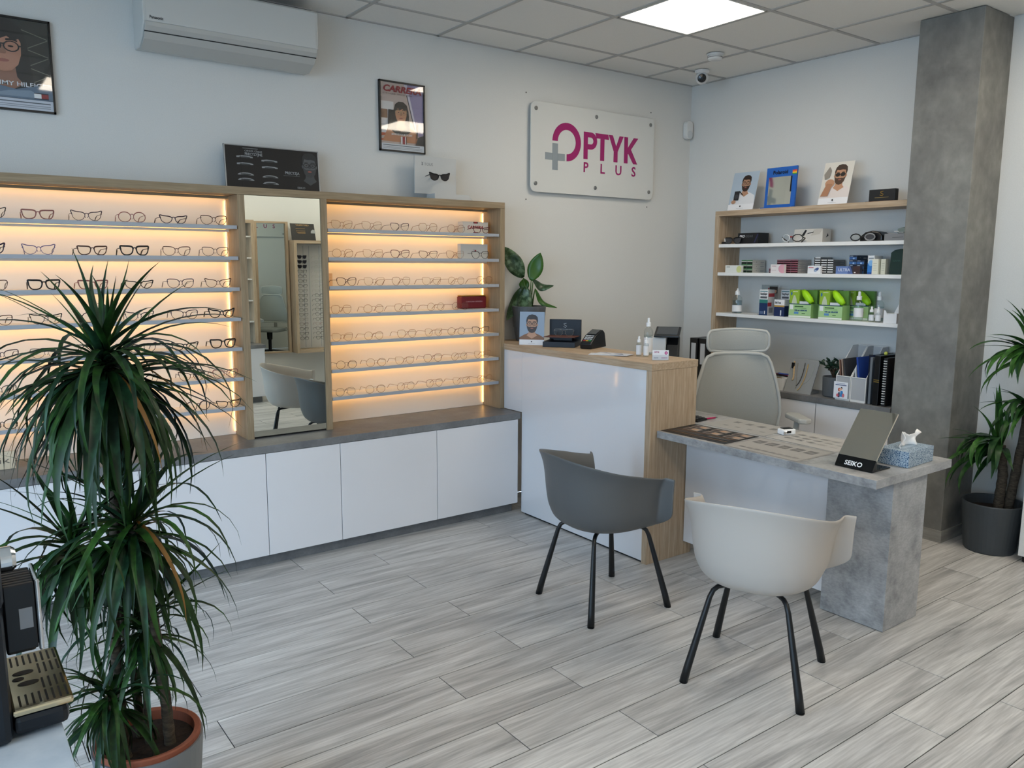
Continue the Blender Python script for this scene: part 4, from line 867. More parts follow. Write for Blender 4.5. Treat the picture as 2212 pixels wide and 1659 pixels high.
# --- contact lens cartons on the middle shelf
LG = 'contact lens cartons on the middle white shelf'
def carton_stack(y0, w, n, h, x0, d, col, ends, name, what, front=None):
    for i in range(n):
        place = 'lowest of %s' % what if i == 0 else 'topmost of %s' % what if i == n - 1 else '%scarton up in %s' % (ON[i], what)
        rbox('lens_carton', '%s, %s' % (name, place), y0, y0 - w, s2 + i * (h + .0008), h - .0002, x0, d, col, front or [(c_, r_) for c_, r_ in ends], group=LG, side=[('#8f8f8d', rect(0, 0, .02, 1)), ('#77777a', rect(.3, .4, .34, .6)), ('#9a9a98', rect(.62, .3, .9, .5))])
gre = [('#24402a', rect(0, 0, 1, .55)), ('#3f7a4a', rect(0, .72, 1, 1)), ('#1a2420', rect(.1, .1, .9, .5))]
carton_stack(-.70, .047, 3, .030, -.18, .15, '#c2c0b8', gre, 'green and white lens carton', 'the left green stack')
carton_stack(-.750, .047, 3, .030, -.18, .15, '#c2c0b8', gre, 'green and white lens carton', 'the right green stack')
rbox('lens_carton', 'white lens carton with a yellow disc in front of the green stacks', -.597, -.742, s2, .052, -.235, .025, '#dfe1dc', [('#c9cf8e', ell(.86, .45, .16, .5, 14)), ('#6d7470', rect(.08, .72, .3, .8))], group=LG)
bur = [('#3a0f1c', rect(0, 0, 1, .62)), ('#a0405c', rect(0, .72, 1, 1))]
carton_stack(-1.0, .055, 6, .0148, -.17, .15, '#b9b3ae', bur, 'burgundy lens carton', 'the left burgundy stack')
carton_stack(-1.057, .055, 6, .0148, -.17, .15, '#b9b3ae', bur, 'burgundy lens carton', 'the middle burgundy stack')
carton_stack(-1.114, .055, 6, .0148, -.17, .15, '#b9b3ae', bur, 'burgundy lens carton', 'the right burgundy stack')
carton_stack(-.935, .055, 2, .0148, -.17, .12, '#b9b3ae', bur, 'burgundy lens carton', 'the low burgundy pair')
rbox('lens_carton', 'white lens carton with a pink disc in front of the burgundy stacks', -.995, -1.105, s2, .060, -.235, .025, '#e2dcdc', [('#d9a3b0', ell(.9, .5, .32, .52, 14)), ('#9a6a78', rect(.1, .78, .42, .84)), ('#b89aa0', rect(.1, .3, .42, .34))], group=LG)
bwc = [('#0c0c0e', rect(0, 0, 1, .42)), ('#e8e8e8', rect(.12, .5, 1, 1)), ('#0c0c0e', rect(0, .42, .12, 1))]
carton_stack(-1.295, .046, 7, .0148, -.17, .14, '#77787a', bwc, 'black striped lens carton', 'the left striped stack')
carton_stack(-1.343, .046, 6, .0148, -.17, .14, '#77787a', bwc, 'black striped lens carton', 'the middle striped stack')
carton_stack(-1.391, .046, 6, .0148, -.17, .14, '#77787a', bwc, 'black striped lens carton', 'the right striped stack')
rbox('lens_carton', 'white lens carton with a blue iris in front of the striped stacks', -1.290, -1.388, s2, .052, -.235, .02, '#e4e6e9', [('#41598c', ell(.68, .5, .14, .3, 12, tilt=-.5)), ('#9fb3cf', ell(.62, .35, .1, .15, 10)), ('#c2485c', rect(.08, .72, .46, .8))], group=LG)
blc = [('#16253f', rect(0, 0, 1, 1)), ('#3f6ca8', rect(.0, .08, 1, .62)), ('#9fc0e0', ell(.6, .3, .14, .2, 8)), ('#c9d4e0', rect(.1, .76, .5, .86))]
carton_stack(-1.552, .050, 4, .0295, -.17, .13, '#1f3145', blc, 'navy blue lens carton', 'the left blue stack')
carton_stack(-1.605, .050, 3, .0295, -.17, .13, '#1f3145', blc, 'navy blue lens carton', 'the right blue stack')
rbox('lens_carton', 'blue and brown lens carton lying in front of the blue stacks', -1.50, -1.668, s2, .050, -.235, .03, '#2a3146', [('#6d86bb', rect(0, 0, .5, 1)), ('#4f6499', [(.5, 0), (.72, 0), (.6, 1), (.5, 1)]), ('#3d2a2a', rect(.72, 0, 1, 1)), ('#e4e0dc', ell(.8, .2, .04, .08, 8))], group=LG, lab=[('ULTRA', '#d5dcea', .1, .35, .026, .5)])
rbox('solution_carton', 'blue and white solution carton on the middle shelf', -1.712, -1.755, s2, .117, -.225, .10, '#d9dde1', [('#2f78c4', rect(0, 0, 1, .58)), ('#7fb4e4', ell(.5, .6, .4, .16, 12)), ('#1f4f96', rect(0, 0, 1, .1)), ('#8a929a', rect(.1, .82, .9, .88))], group=LG)
rbox('solution_carton', 'cream solution carton with small print, left of the pair', -1.748, -1.788, s2, .095, -.2355, .045, '#dcdccb', stripes('#a3a493', .2, .8, (.25, .4, .55, .7), .02), group=LG)
rbox('solution_carton', 'cream solution carton with small print, right of the pair', -1.797, -1.827, s2, .095, -.22, .045, '#cdcdbc', stripes('#9a9b8b', .2, .8, (.25, .4, .55, .7), .02), group=LG)
gb = thing('gift_bag', 'dark green gift bag beside the column on the middle shelf', 'bag', (-.17, -1.892, s2 + .0005), R(-90))
MB().prism([(-.045, 0), (.045, 0), (.045, .155), (.02, .158), (-.018, .150), (-.04, .134)], 'y', -.04, .04).build('bag', M('bag_green', '#0c2b24', .5), gb, bevel=.002)
text('lettering', 'GAMA', M('print_bag', '#2f5a50', .5), gb, (-.026, -.0405, .080), X, Z_, .012, width=.05)
# --- lowest shelf
bottle('solution_bottle', 'clear solution bottle with white tip at the oak side of the lowest shelf', (-.19, -.685, s3 + .0005), .036, .135, .014, .05, (.1, .45), spray=False, liquid='#dbe5ea')
ps = thing('product_stand', 'clear printed product stand behind the solution cartons', 'display stand', (-.155, -.93, s3 + .0005), R(-90))
bx('plate', clear_mat('acrylic_stand', '#dfe4e6', .12), ps, -.06, 0, .0, .075, .004, .215)
bx('foot', clear_mat('acrylic_stand', '#dfe4e6', .12), ps, -.06, -.04, 0, .02, -.0005, .004)
decal('print', ps, (-.06, -.0006, 0), X, Z_, .135, .215, [('#24201f', rect(.5, .72, 1, .95)), ('#a8826c', ell(.62, .8, .09, .07, 10)), ('#a8826c', ell(.86, .8, .09, .07, 10)), ('#16161a', ell(.62, .84, .1, .05, 10, 0, 180)), ('#16161a', ell(.86, .84, .1, .05, 10, 0, 180)), ('#16161a', rect(.02, .12, .34, .22)), ('#4a4d52', rect(.06, .46, .3, .49)), ('#8f2a30', [(.4, .5), (.48, .48), (.5, .9), (.42, .9)])])
es = [('#14305c', rect(0, 0, 1, .62)), ('#2f7a72', rect(0, .48, 1, .62)), ('#e2e4e6', rect(0, .62, 1, 1)), ('#54585e', rect(.1, .66, .9, .74)), ('#3d7a86', rect(.05, .92, .95, .95)), ('#d9dce0', rect(.62, .05, .74, .18))] + stripes('#7f95b8', .08, .5, (.06, .1, .14), .02)
eside = [('#c9c9cb', rect(0, 0, 1, 1)), ('#a8343c', rect(.1, .72, 1, .86)), ('#a8343c', rect(0, .35, .6, .5)), ('#8a8c90', rect(.2, .1, .8, .3))]
rbox('solution_carton', 'tall blue and white solution carton in front on the lowest shelf', -.915, -.985, s3, .182, -.235, .075, '#d5d6d8', es, eside, group='solution cartons on the lowest shelf', lab=[('EasySept', '#17181c', .1, .8, .022, .8)])
rbox('solution_carton', 'tall blue and white solution carton standing behind the front one', -1.02, -1.09, s3, .182, -.13, .075, '#d5d6d8', es, eside, group='solution cartons on the lowest shelf', lab=[('EasySept', '#17181c', .1, .8, .022, .8)])
bo = [('#1a2c58', rect(0, 0, 1, .62)), ('#5673a8', ell(.5, .5, .6, .2, 14)), ('#1a2c58', ell(.5, .42, .6, .2, 14)), ('#e6e7e8', rect(0, .62, 1, 1)), ('#b08d4a', rect(0, .56, 1, .66)), ('#dfe3e8', rect(.62, .05, .72, .36))]
rbox('solution_carton', 'short navy and white carton with a gold stripe, the front one', -1.045, -1.128, s3, .117, -.24, .05, '#2a3a62', bo, [('#c9cbd0', rect(0, .62, 1, 1)), ('#18284e', rect(0, 0, 1, .62))], group='solution cartons on the lowest shelf', lab=[('BioTrue', '#17181c', .1, .76, .02, .55)])
rbox('solution_carton', 'short navy and white carton with a gold stripe, half hidden behind', -1.115, -1.165, s3, .117, -.165, .05, '#2a3a62', bo, [('#c9cbd0', rect(0, .62, 1, 1)), ('#18284e', rect(0, 0, 1, .62))], group='solution cartons on the lowest shelf')
def promo(y0, x0, lb, k):
    t = thing('promo_pack', 'green promotional solution pack with a bright lime pouch, %s' % lb, 'promo pack', (x0, y0, s3 + .0005), R(-90), 'green promotional packs')
    gm = M('pack_green', '#8cb472', .5); dm = M('pack_dark_green', '#5f8a3f', .5)
    bx('tray', gm, t, 0, -.045, 0, .172, .045, .095, .001)
    bx('back_card', M('pack_lime_green', '#8fb437', .5), t, 0, -.043, .0955, .075, .043, .188, .001)
    bx('back_side', dm, t, .0755, .02, .0955, .172, .043, .188, .001)
    MB().tube([(.085, -.01, .182), (.11, -.02, .160), (.145, -.03, .128), (.172, -.038, .108)], [.014, .024, .025, .016], 10).build('lime_pouch', M('pouch_lime', '#9fdc17', .45), t, smooth=True)
    bx('insert_card', PM('#d9dde0'), t, .08, -.0425, .0957, .15, -.040, .112)
    text('lettering', '100 ml GRATIS', M('print_blue', '#1f4a86', .5), t, (.045, -.0472, .046), X, Z_, .013, width=.095, bold=.0004)
    decal('print', t, (0, -.0452, 0), X, Z_, .172, .095, [('#a9cf94', rect(0, .16, 1, .92)), ('#e9efe4', rect(0, .02, 1, .14)), ('#24406e', rect(0, .95, 1, 1)), ('#e4e9ea', rect(.05, .58, .2, .92)), ('#5f92c4', rect(.25, .26, .45, .42)), ('#3f6a3a', rect(.26, .76, .66, .84)), ('#7fae6e', rect(.26, .66, .8, .71)), ('#3f6a3a', rect(.6, .28, .75, .33))], step=.0001)
    decal('back_print', t, (0, -.0432, .0955), X, Z_, .075, .092, [('#c3cfb4', [(.25, .0), (.8, .0), (.72, .35), (.58, .6), (.44, .6), (.34, .35)]), ('#2f6a9a', ell(.2, .72, .09, .14, 10)), ('#d9e2cc', rect(.35, .86, .85, .9))], step=.0001)
    return t
promo(-1.168, -.20, 'front left', 0); promo(-1.398, -.20, 'front right', 1)
promo(-1.262, -.065, 'back row, behind the left one', 2); promo(-1.500, -.065, 'back row, behind the right one', 3)
bottle('spray_bottle', 'large clear spray bottle with white label, front on the lowest shelf', (-.205, -1.660, s3 + .0005), .029, .135, .012, .055, (.18, .62), group='spray bottles on the lowest shelf')
bottle('spray_bottle', 'large clear spray bottle with white label, standing further back', (-.13, -1.757, s3 + .0005), .029, .135, .012, .055, (.18, .62), group='spray bottles on the lowest shelf')
bottle('spray_bottle', 'small white-capped bottle beside the large sprays, the left one', (-.225, -1.762, s3 + .0005), .0165, .062, .009, .036, (.15, .75), group='small bottles on the lowest shelf')
bottle('spray_bottle', 'small white-capped bottle beside the paper holder, the right one', (-.225, -1.806, s3 + .0005), .0165, .062, .009, .036, (.15, .75), group='small bottles on the lowest shelf')
ph = thing('leaflet_holder', 'white card leaflet holder next to the column on the lowest shelf', 'holder', (-.205, -1.892, s3 + .0005), R(-90))
MB().prism([(-.042, 0), (.042, 0), (.042, .062), (.03, .062), (.026, .05), (-.02, .05), (-.03, .078), (-.042, .078)], 'y', -.035, -.032).build('front', PM('#e4e5e6'), ph)
bx('tray', PM('#dcdddf'), ph, -.042, -.0315, 0, .042, .03, .06)
MB().add([(-.01, .03, .06), (.042, .03, .06), (.042, .045, .145), (.02, .045, .145)], [(0, 1, 2, 3)]).build('flap', PM('#d6d7d9'), ph, solid=.001)
# ================================================================== ON THE LOW CABINET
LZ = .7655
bk = thing('storage_basket', 'white plastic basket with stationery on the low cabinet', 'basket', (-.17, -1.06, LZ))
pr_ = lambda sc, z: [(x * sc, y * sc, z) for x, y in rrect(.19, .22, .03)]
mb = MB(); o_ = pr_(.9, 0) + pr_(1.0, .088) + pr_(.97, .088) + pr_(.88, .006); n_ = len(rrect(.19, .22, .03)); mb.v = o_
for k in range(3):
    for i in range(n_): mb.face((k * n_ + i, k * n_ + (i + 1) % n_, (k + 1) * n_ + (i + 1) % n_, (k + 1) * n_ + i))
mb.face(range(n_)[::-1]); mb.face(range(3 * n_, 4 * n_)); mb.build('body', whitemat_m, bk)
MB().prism([(y, z + .06) for y, z in rrect(.085, .022, .0105)], 'x', -.0985, -.092).build('handle_slot', M('slot_dark', '#4a4238', .8), bk)
GS = 'stationery in the white basket'
tp = MB().tube([(0, .028 * math.cos(a * .4488), .028 * math.sin(a * .4488)) for a in range(14)], .008, 8, closed=True).build('tape_roll', M('tape_yellow', '#c9c07a', .4), None, loc=(-.18, -1.005, LZ + .088), smooth=True); tag(tp, 'yellowish tape roll standing up in the white basket', 'tape roll', GS)
tp = MB().tube([(.030 * math.cos(a * .4488), .030 * math.sin(a * .4488), 0) for a in range(14)], .010, 8, closed=True).build('tape_roll', M('tape_brown', '#a08a64', .4), None, loc=(-.20, -1.065, LZ + .072), smooth=True); tag(tp, 'brown tape roll lying in the white basket', 'tape roll', GS)
for i, (col_, y, z, r_, lb) in enumerate((('#17181c', -1.115, .092, 12, 'black marker pen across the white basket'), ('#2f4fa0', -1.13, .106, 25, 'blue pen sticking out of the white basket'), ('#c9cbd2', -1.10, .080, -18, 'pale pen in the white basket'), ('#8c3050', -1.10, .1, 4, 'dark pink pen in the white basket'))):
    t = thing('pen', lb, 'pen', (-.18, y, LZ + z), R(90 + r_), GS)
    MB().tube([(-.06, 0, 0), (.05, 0, .006)], .0055, 8).build('barrel', M('pen_' + col_[1:], col_, .4), t); MB().tube([(.05, 0, .006), (.066, 0, .007)], [.005, .0015], 8).build('tip', M('pen_tip', '#26272a', .4), t)
sl = thing('chain_display', 'leaning grey stone slab with glasses chains on the low cabinet', 'display slab', (-.262, -1.278, LZ), R(-90))
MB().prism([(0, .0005), (.008, .0005), (.105, .226), (.097, .229)], 'x', -.105, .105).build('slab', M('slab_grey', '#8c8f90', .6), sl)
bx('foot', M('slab_grey', '#8c8f90', .6), sl, -.08, .0085, .0003, .08, .14, .012)
def on_slab(x, v): return (x, -.003 + v * .097 - .0, v * .229 + .003)
for i, (x0, x1, va, vb, col_, r_, nm) in enumerate(((-.085, -.062, .9, .35, '#c0a67e', .006, 'beaded_chain'), (-.055, -.02, .85, .12, '#8d8a80', .0022, 'fine_chain'), (.0, -.02, .88, .2, '#3a3934', .003, 'dark_chain'), (.025, .0, .86, .08, '#b59a6a', .004, 'link_chain'), (.075, .035, .86, .3, '#a9a9a6', .0018, 'silver_chain'))):
    pts = [on_slab(x0 + (x1 - x0) * (1 - math.cos(math.pi * k / 16)) / 2 * (1.0) + .012 * math.sin(math.pi * k / 16), va + (vb - va) * math.sin(math.pi * k / 32 * (1 if k <= 16 else 1))) for k in range(17)]
    mb = MB().tube(pts, [r_ * (1.2 if k % 2 else .75) for k in range(17)], 6)
    mb.build(nm, M('chain_' + col_[1:], col_, .35, .2), sl, smooth=True)
MB().prism([(-.105, .16), (-.085, .16), (-.085, .2), (-.105, .2)], 'y', .062, .070).build('black_pendant', black_m, sl, loc=(.012, .0, 0))
# succulent
sp = thing('potted_succulent', 'small dark green jade plant in a round grey pot on the low cabinet', 'plant', (-.17, -1.498, LZ))
MB().lathe([(.064, 0), (.070, .006), (.074, .132), (.070, .135), (.064, .12)], 32, cap1=False).build('pot', pot_m, sp, smooth=False)
MB().lathe([(.062, .112), (.066, .121)], 20).build('soil', soil_m, sp)
rs = random.Random(5); jm = M('jade_leaf', '#1c3526', .35); lm = None
def jade():
    mb = MB()
    def f(u, v):
        a = (u - .5) * math.pi; w_ = .013 * math.cos(a) ** .6 if abs(math.cos(a)) > 1e-4 else 0; b2 = v * 2 * math.pi
        return (.016 + .018 * math.sin(a), w_ * math.cos(b2), .004 * math.cos(a) * math.sin(b2) + .006 * (u ** 2))
    return mb.grid(f, 6, 8).mesh('leaf', jm, True)
jme = jade()
tips = []
for i in range(11):
    a = i * 2.39996; ln = rs.uniform(.03, .085); h_ = rs.uniform(.165, .265) - ln * .3
    tip = Vector((math.cos(a) * ln, math.sin(a) * ln, h_)); mid = Vector((tip.x * .35, tip.y * .35, .12 + (h_ - .12) * .55))
    MB().tube([(0, 0, .118), mid, tip], [.006, .0045, .003], 6).build('branch', M('jade_stem', '#4a3a2a', .7), sp, smooth=True)
    for j in range(7):
        o = link('leaf', jme, sp, loc=tuple(mid.lerp(tip, .35 + .65 * j / 6)), rot=(rs.uniform(-.5, .5), rs.uniform(-.9, .2), rs.uniform(0, 6.28))); k = rs.uniform(.8, 1.25); o.scale = (k, k, k)
# magazine holders, folders, binder
mesh_m = M('wire_mesh', '#d0d2d4', .5, alpha=.5)
GH = 'files beside the column'
def holder(label, y, mat_rim):
    t = thing('magazine_holder', label, 'magazine holder', (-.155, y, LZ), R(-90), 'white mesh magazine holders')
    w2, d, h0, h1 = .05, .12, .16, .35
    side = [(-d, .0005), (d, .0005), (d, h1), (.05, h1), (-d, h0)]
    for q in (-1, 1): MB().prism(side, 'x', q * w2 - .0008, q * w2 + .0008).build('side', mesh_m, t)
    bx('front', mesh_m, t, -w2, -d, .0005, w2, -d + .0015, h0); bx('back', mesh_m, t, -w2, d - .0015, .0005, w2, d, h1); bx('floor_plate', whitemat_m, t, -w2, -d, .0003, w2, d, .006)
    for q in (-1, 1): MB().tube([(q * w2, -d, .004), (q * w2, -d, h0), (q * w2, .05, h1), (q * w2, d, h1)], .0025, 6).build('rim', whitemat_m, t)
    MB().tube([(-w2, -d, h0), (w2, -d, h0)], .003, 6).build('rim', whitemat_m, t); MB().tube([(-w2, d, h1), (w2, d, h1)], .003, 6).build('rim', whitemat_m, t); bx('rim', whitemat_m, t, -w2, -d - .002, .0003, w2, -d, .014)
    return t
holder('white mesh magazine holder with a family leaflet on its front', -1.628, None)
holder('white mesh magazine holder with a blue folder inside', -1.735, None)
cd_ = thing('family_leaflet', 'white leaflet with a drawn couple leaning on the magazine holder', 'leaflet', (-.284, -1.622, LZ + .0003), R(-90))
bx('paper', PM('#e6e8ee'), cd_, -.052, -.0012, .012, .048, 0, .122)
decal('print', cd_, (-.052, -.0013, .012), X, Z_, .1, .11, [('#c2574a', ell(.4, .52, .09, .12, 12)), ('#e0b498', ell(.46, .52, .06, .08, 12)), ('#22242c', ell(.56, .62, .07, .07, 12)), ('#e0b498', ell(.55, .56, .055, .07, 12)), ('#3f87c4', [(.45, .1), (.72, .1), (.66, .44), (.5, .46)]), ('#27304e', [(.32, .06), (.45, .06), (.45, .36), (.36, .38)]), ('#d47a82', ell(.7, .2, .09, .12, 12)), ('#c9636c', ell(.3, .18, .09, .1, 12)), ('#4a5a86', rect(.12, .78, .9, .83)), ('#8a93ae', rect(.2, .88, .8, .91))], step=.0001)
for i, (y, col_, h_, th, rx, lb) in enumerate(((-1.607, '#8d6a5c', .255, .006, -6, 'brown folder leaning in the left magazine holder'), (-1.632, '#b9a394', .262, .005, -8, 'beige folder leaning in the left magazine holder'), (-1.652, '#3b3c42', .268, .007, -9, 'charcoal folder leaning in the left magazine holder'), (-1.742, '#1d3f8f', .285, .012, -8, 'royal blue folder in the right magazine holder'), (-1.715, '#d8d9dc', .215, .008, -5, 'white folder in the right magazine holder'))):
    o = bx('folder', M('folder_' + col_[1:], col_, .5), None, -.10, -th / 2, 0, .105, th / 2, h_, loc=(-.155, y, LZ + .0075), rot=(R(rx), 0, 0)); tag(o, lb, 'folder', GH)
o = thing('document_tray', 'clear grey document file standing between holders and black binder', 'file', (-.155, -1.808, LZ), 0, GH)
bx('sleeve', clear_mat('file_sleeve', '#c3c7cb', .15), o, -.12, -.014, .0005, .12, .014, .318)
bx('paper', PM('#c9cbce'), o, -.115, -.009, .002, .115, .006, .30)
o = thing('binder', 'slim black binder with two gold bands beside the column', 'binder', (-.16, -1.857, LZ), 0, GH)
bx('cover', black_m, o, -.125, -.018, .0003, .12, .018, .315, .002)
for z in (.148, .160): bx('gold_band', M('band_gold', '#9a7f3c', .4, .5), o, -.1256, -.0186, z, -.1252, .0186, z + .004)
o = thing('spiral_notebook', 'black notebook with white spiral binding next to the column', 'notebook', (-.16, -1.908, LZ), 0, GH)
bx('cover', M('notebook_black', '#1b1c1f', .5), o, -.118, -.012, .0003, .12, .012, .305)
for k in range(18): MB().tube([(-.124 + .008 * math.cos(a * .785), .010 * math.sin(a * .785), .018 + k * .0158) for a in range(8)], .0018, 5, closed=True).build('spiral_ring', M('spiral_white', '#d5d7da', .4), o)
tc_ = MB().lathe([(.008, 0), (.012, .008), (.010, .018), (.004, .022)], 14).build('rubber_ball', M('ball_yellow', '#c3c85a', .5), None, smooth=True, loc=(-.20, -1.862, LZ + .3155)); tag(tc_, 'small yellow rubber cap lying on the black binder', 'rubber cap')
# ================================================================== CUSTOMER CHAIRS
def lerp_tab(tab, s):
    for (a, va), (b_, vb) in zip(tab, tab[1:]):
        if s <= b_:
            k = (s - a) / (b_ - a); return va + (vb - va) * k
    return tab[-1][1]
LAT = [(0, 1.0), (.06, .955), (.14, .918), (.25, .890), (.38, .870), (.5, .835), (.62, .76), (.74, .62), (.86, .40), (1, 0)]
LAT2 = [(0, 1.0), (.08, .985), (.2, .965), (.35, .945), (.5, .90), (.62, .82), (.74, .66), (.86, .42), (1, 0)]
VER = [(0, 1.0), (.08, .90), (.2, .74), (.35, .52), (.5, .30), (.62, .145), (.74, .055), (.86, .015), (1, 0)]
def smooth01(x): x = max(0, min(1, x)); return x * x * (3 - 2 * x)
def chair_shell():
    def plan(e):            # rim seen from above: back (e = 0) -> arm -> flange at the arm tip (e = 1)
        if e < .60:
            th = e / .60 * math.pi / 2; return (-.04 - .262 * math.cos(th) ** .9, .288 * math.sin(th) ** .85)
        if e < .86: return (-.04 + (e - .60) / .26 * .165, .288 - .004 * (e - .60) / .26)
        k = (e - .86) / .14; return (.125 + .030 * math.sin(k * math.pi / 2), .284 + .044 * smooth01(k))
    def f(u, v):
        e = abs(u - .5) * 2; sg = 1 if u < .5 else -1; px, py = plan(e); pin = min(py, .284) if e > .7 else py
        h = .662 + (.772 - .662) * (1 - smooth01(e / 1.0)) ** 1.0
        zb = .398 - .010 * math.sin(math.pi * min(1, e))
        spx = -.045 + .215 * smooth01(e)
        la, ve = lerp_tab(LAT, v), lerp_tab(VER, v)
        fl = 1 - smooth01((v - .44) / .24)
        x = spx + la * (px - spx); y = la * pin + (py - pin) * fl * (1 + (1 - la) * 5.0); z = zb + ve * (h - zb)
        if e > .86: x = px + (spx - px) * smooth01((v - .35) / .65)
        if e > .86: z += .007 * smooth01((e - .86) / .03) * max(0, 1 - v / .08)
        return (x, sg * y, z)
    return MB().grid(f, 71, 23)
chair_mesh = {}
def tub_chair(label, loc, rz, col_, rim):
    t = thing('tub_chair', label, 'chair', loc, rz, 'customer chairs at the desk')
    sm_ = M('chair_shell_' + rim, col_, .42)
    chair_shell().build('shell', sm_, t, smooth=True, solid=.009, sub=1)
    lm_ = M('chair_leg', '#0d1013', .38)
    for sx_, sy_ in ((1, 1), (1, -1), (-1, 1), (-1, -1)):
        fx, fy = sx_ * (.232 if sx_ > 0 else .225), sy_ * (.222)
        bxx, byy = sx_ * .150, sy_ * .135
        P = [(sx_ * .03, sy_ * .03, .391), (bxx * .80, byy * .80, .390), (bxx * .93, byy * .93, .388), (bxx + sx_ * .004, byy + sy_ * .004, .376), (bxx + sx_ * .013, byy + sy_ * .014, .35), (fx * .88 + bxx * .12, fy * .88 + byy * .12, .06), (fx, fy, .004)]
        MB().tube(P, [.0095, .0095, .0095, .0098, .0105, .0155, .0165], 12).build('leg', lm_, t, smooth=True)
        MB().lathe([(.0163, 0), (.0166, .004)], 12).build('foot_pad', black_m, t, loc=(fx, fy, .0))
    MB().prism([(-.09, -.05), (.09, -.05), (.09, .05), (-.09, .05)], 'z', .382, .396).build('seat_bracket', lm_, t, bevel=.003)
    return t
tub_chair('dark grey plastic tub chair with black legs facing the counter', (-2.510, -1.762, 0), R(-6), '#5b5d5e', 'grey')
tub_chair('beige plastic tub chair with black legs facing the desk', (-2.485, -2.648, 0), R(23.5), '#b7b1aa', 'beige')
# ================================================================== OFFICE CHAIR behind the desk (faces -x)
oc = thing('office_chair', 'grey mesh office chair with headrest behind the desk', 'office chair', (-1.006, -1.397, 0), R(55))
om = M('office_frame', '#b5b6b2', .5); osm = M('office_seat', '#8f918e', .8)
mesh_cloth = noise_mat('chair_mesh', ['#a3a5a1', '#b3b5b0'], nscale=700, detail=1, rough=.85, bump=.3)
nn, ll = nodes(mesh_cloth); nn['Principled BSDF'].inputs['Alpha'].default_value = .9
def back_pt(s, z0, z1, w0, w1, k=0):
    return None
BW = [(.60, .280), (.70, .290), (.80, .275), (.92, .245), (1.02, .215), (1.065, .19), (1.08, .15)]
def bwid(z): return lerp_tab(BW, z)
def backf(u, v):
    z = .60 + .48 * u; w_ = bwid(z); q = (v - .5) * 2
    return (.20 - .05 * q * q * -1 * -1 + .03 * math.sin((z - .6) * 6) * -1, -q * w_, z)
MB().grid(backf, 18, 13).build('backrest', mesh_cloth, oc, smooth=True, solid=.010)
rimp = [backf(i / 24, 0) for i in range(25)] + [backf(1, i / 12) for i in range(1, 12)] + [backf(1 - i / 24, 1) for i in range(25)] + [backf(0, 1 - i / 12) for i in range(1, 12)]
MB().tube(rimp, .011, 8, closed=True).build('back_frame', om, oc, smooth=True)
def headf(u, v):
    q = (v - .5) * 2; r_ = (u - .5) * 2; z = 1.163 + r_ * (.072 - .010 * q * q); k = (1 - .10 * r_ ** 4)
    return (.185 - .05 * q * q + .01 * r_ * r_, -q * .197 * k, z)
MB().grid(headf, 9, 15).build('headrest', mesh_cloth, oc, smooth=True, solid=.012)
hr = [headf(0, i / 14) for i in range(15)] + [headf(i / 8, 1) for i in range(1, 8)] + [headf(1, 1 - i / 14) for i in range(15)] + [headf(1 - i / 8, 0) for i in range(1, 8)]
MB().tube(hr, .009, 8, closed=True).build('headrest_frame', om, oc, smooth=True)
MB().tube([(.235, 0, .50), (.25, 0, .75), (.225, 0, 1.0), (.20, 0, 1.15)], [.03, .022, .016, .012], 8).build('spine', om, oc, smooth=True)
MB().prism([(x, y) for x, y in rrect(.50, .52, .10)], 'z', .45, .51).build('seat', osm, oc, bevel=.02)
for q in (-1, 1):
    MB().tube([(.10, q * .24, .47), (.10, q * .36, .50), (.10, q * .385, .56), (.10, q * .39, .655)], [.018, .02, .02, .018], 8).build('arm_post', om, oc, smooth=True)
    MB().prism([(-.02, q * .395 - .042), (.20, q * .395 - .050), (.225, q * .395), (.20, q * .395 + .050), (-.02, q * .395 + .042), (-.045, q * .395)], 'z', .655, .688).build('armrest', om, oc, bevel=.01)
MB().lathe([(.028, .10), (.028, .30), (.045, .31), (.05, .44)], 16).build('gas_lift', black_m, oc)
for i in range(5):
    a = i * 2 * math.pi / 5 + .3
    MB().tube([(0, 0, .105), (math.cos(a) * .30, math.sin(a) * .30, .075)], [.03, .018], 8).build('base_arm', black_m, oc)
    MB().lathe([(.026, -.011), (.028, 0), (.026, .011)], 16).build('castor', black_m, oc, loc=(math.cos(a) * .31, math.sin(a) * .31, .0285), rot=(R(90), 0, a))
# ================================================================== DRACAENA in the foreground
def strap(elev, droop, L, W, fold=.35, N=10, wave=0):
    mb = MB(); x = z = 0.0; ds = L / (N - 1)
    for i in range(N):
        s = i / (N - 1); a = R(elev - droop * s ** 1.35)
        if i: x += ds * math.cos(a); z += ds * math.sin(a)
        w_ = W / 2 * min(1, .45 + 2.2 * s) * (1 - s ** 1.7) + .0004
        nx, nz = -math.sin(a), math.cos(a); yo = wave * math.sin(s * 3.0) * s
        mb.v += [(x + nx * fold * w_, yo - w_, z + nz * fold * w_), (x, yo, z), (x + nx * fold * w_, yo + w_, z + nz * fold * w_)]
    for i in range(N - 1):
        for j in range(2): mb.face((i * 3 + j, (i + 1) * 3 + j, (i + 1) * 3 + j + 1, i * 3 + j + 1))
    return mb
def leafm(name, a, b_, c_, rough=.46):
    return noise_mat(name, [a, b_, c_], (8, 8, 1), 3, 3, rough=rough, spec=.3, rand=True, stops=[.35, .5, .65])
dl = [leafm('dracaena_leaf', '#0e1e0a', '#16300f', '#244618'), leafm('dracaena_leaf_light', '#152c0e', '#223f16', '#2f5420'), leafm('dracaena_leaf_blue', '#0f2013', '#18311e', '#26482e')]
dry = M('dry_leaf', '#7d5a26', .6)
rd = random.Random(21)
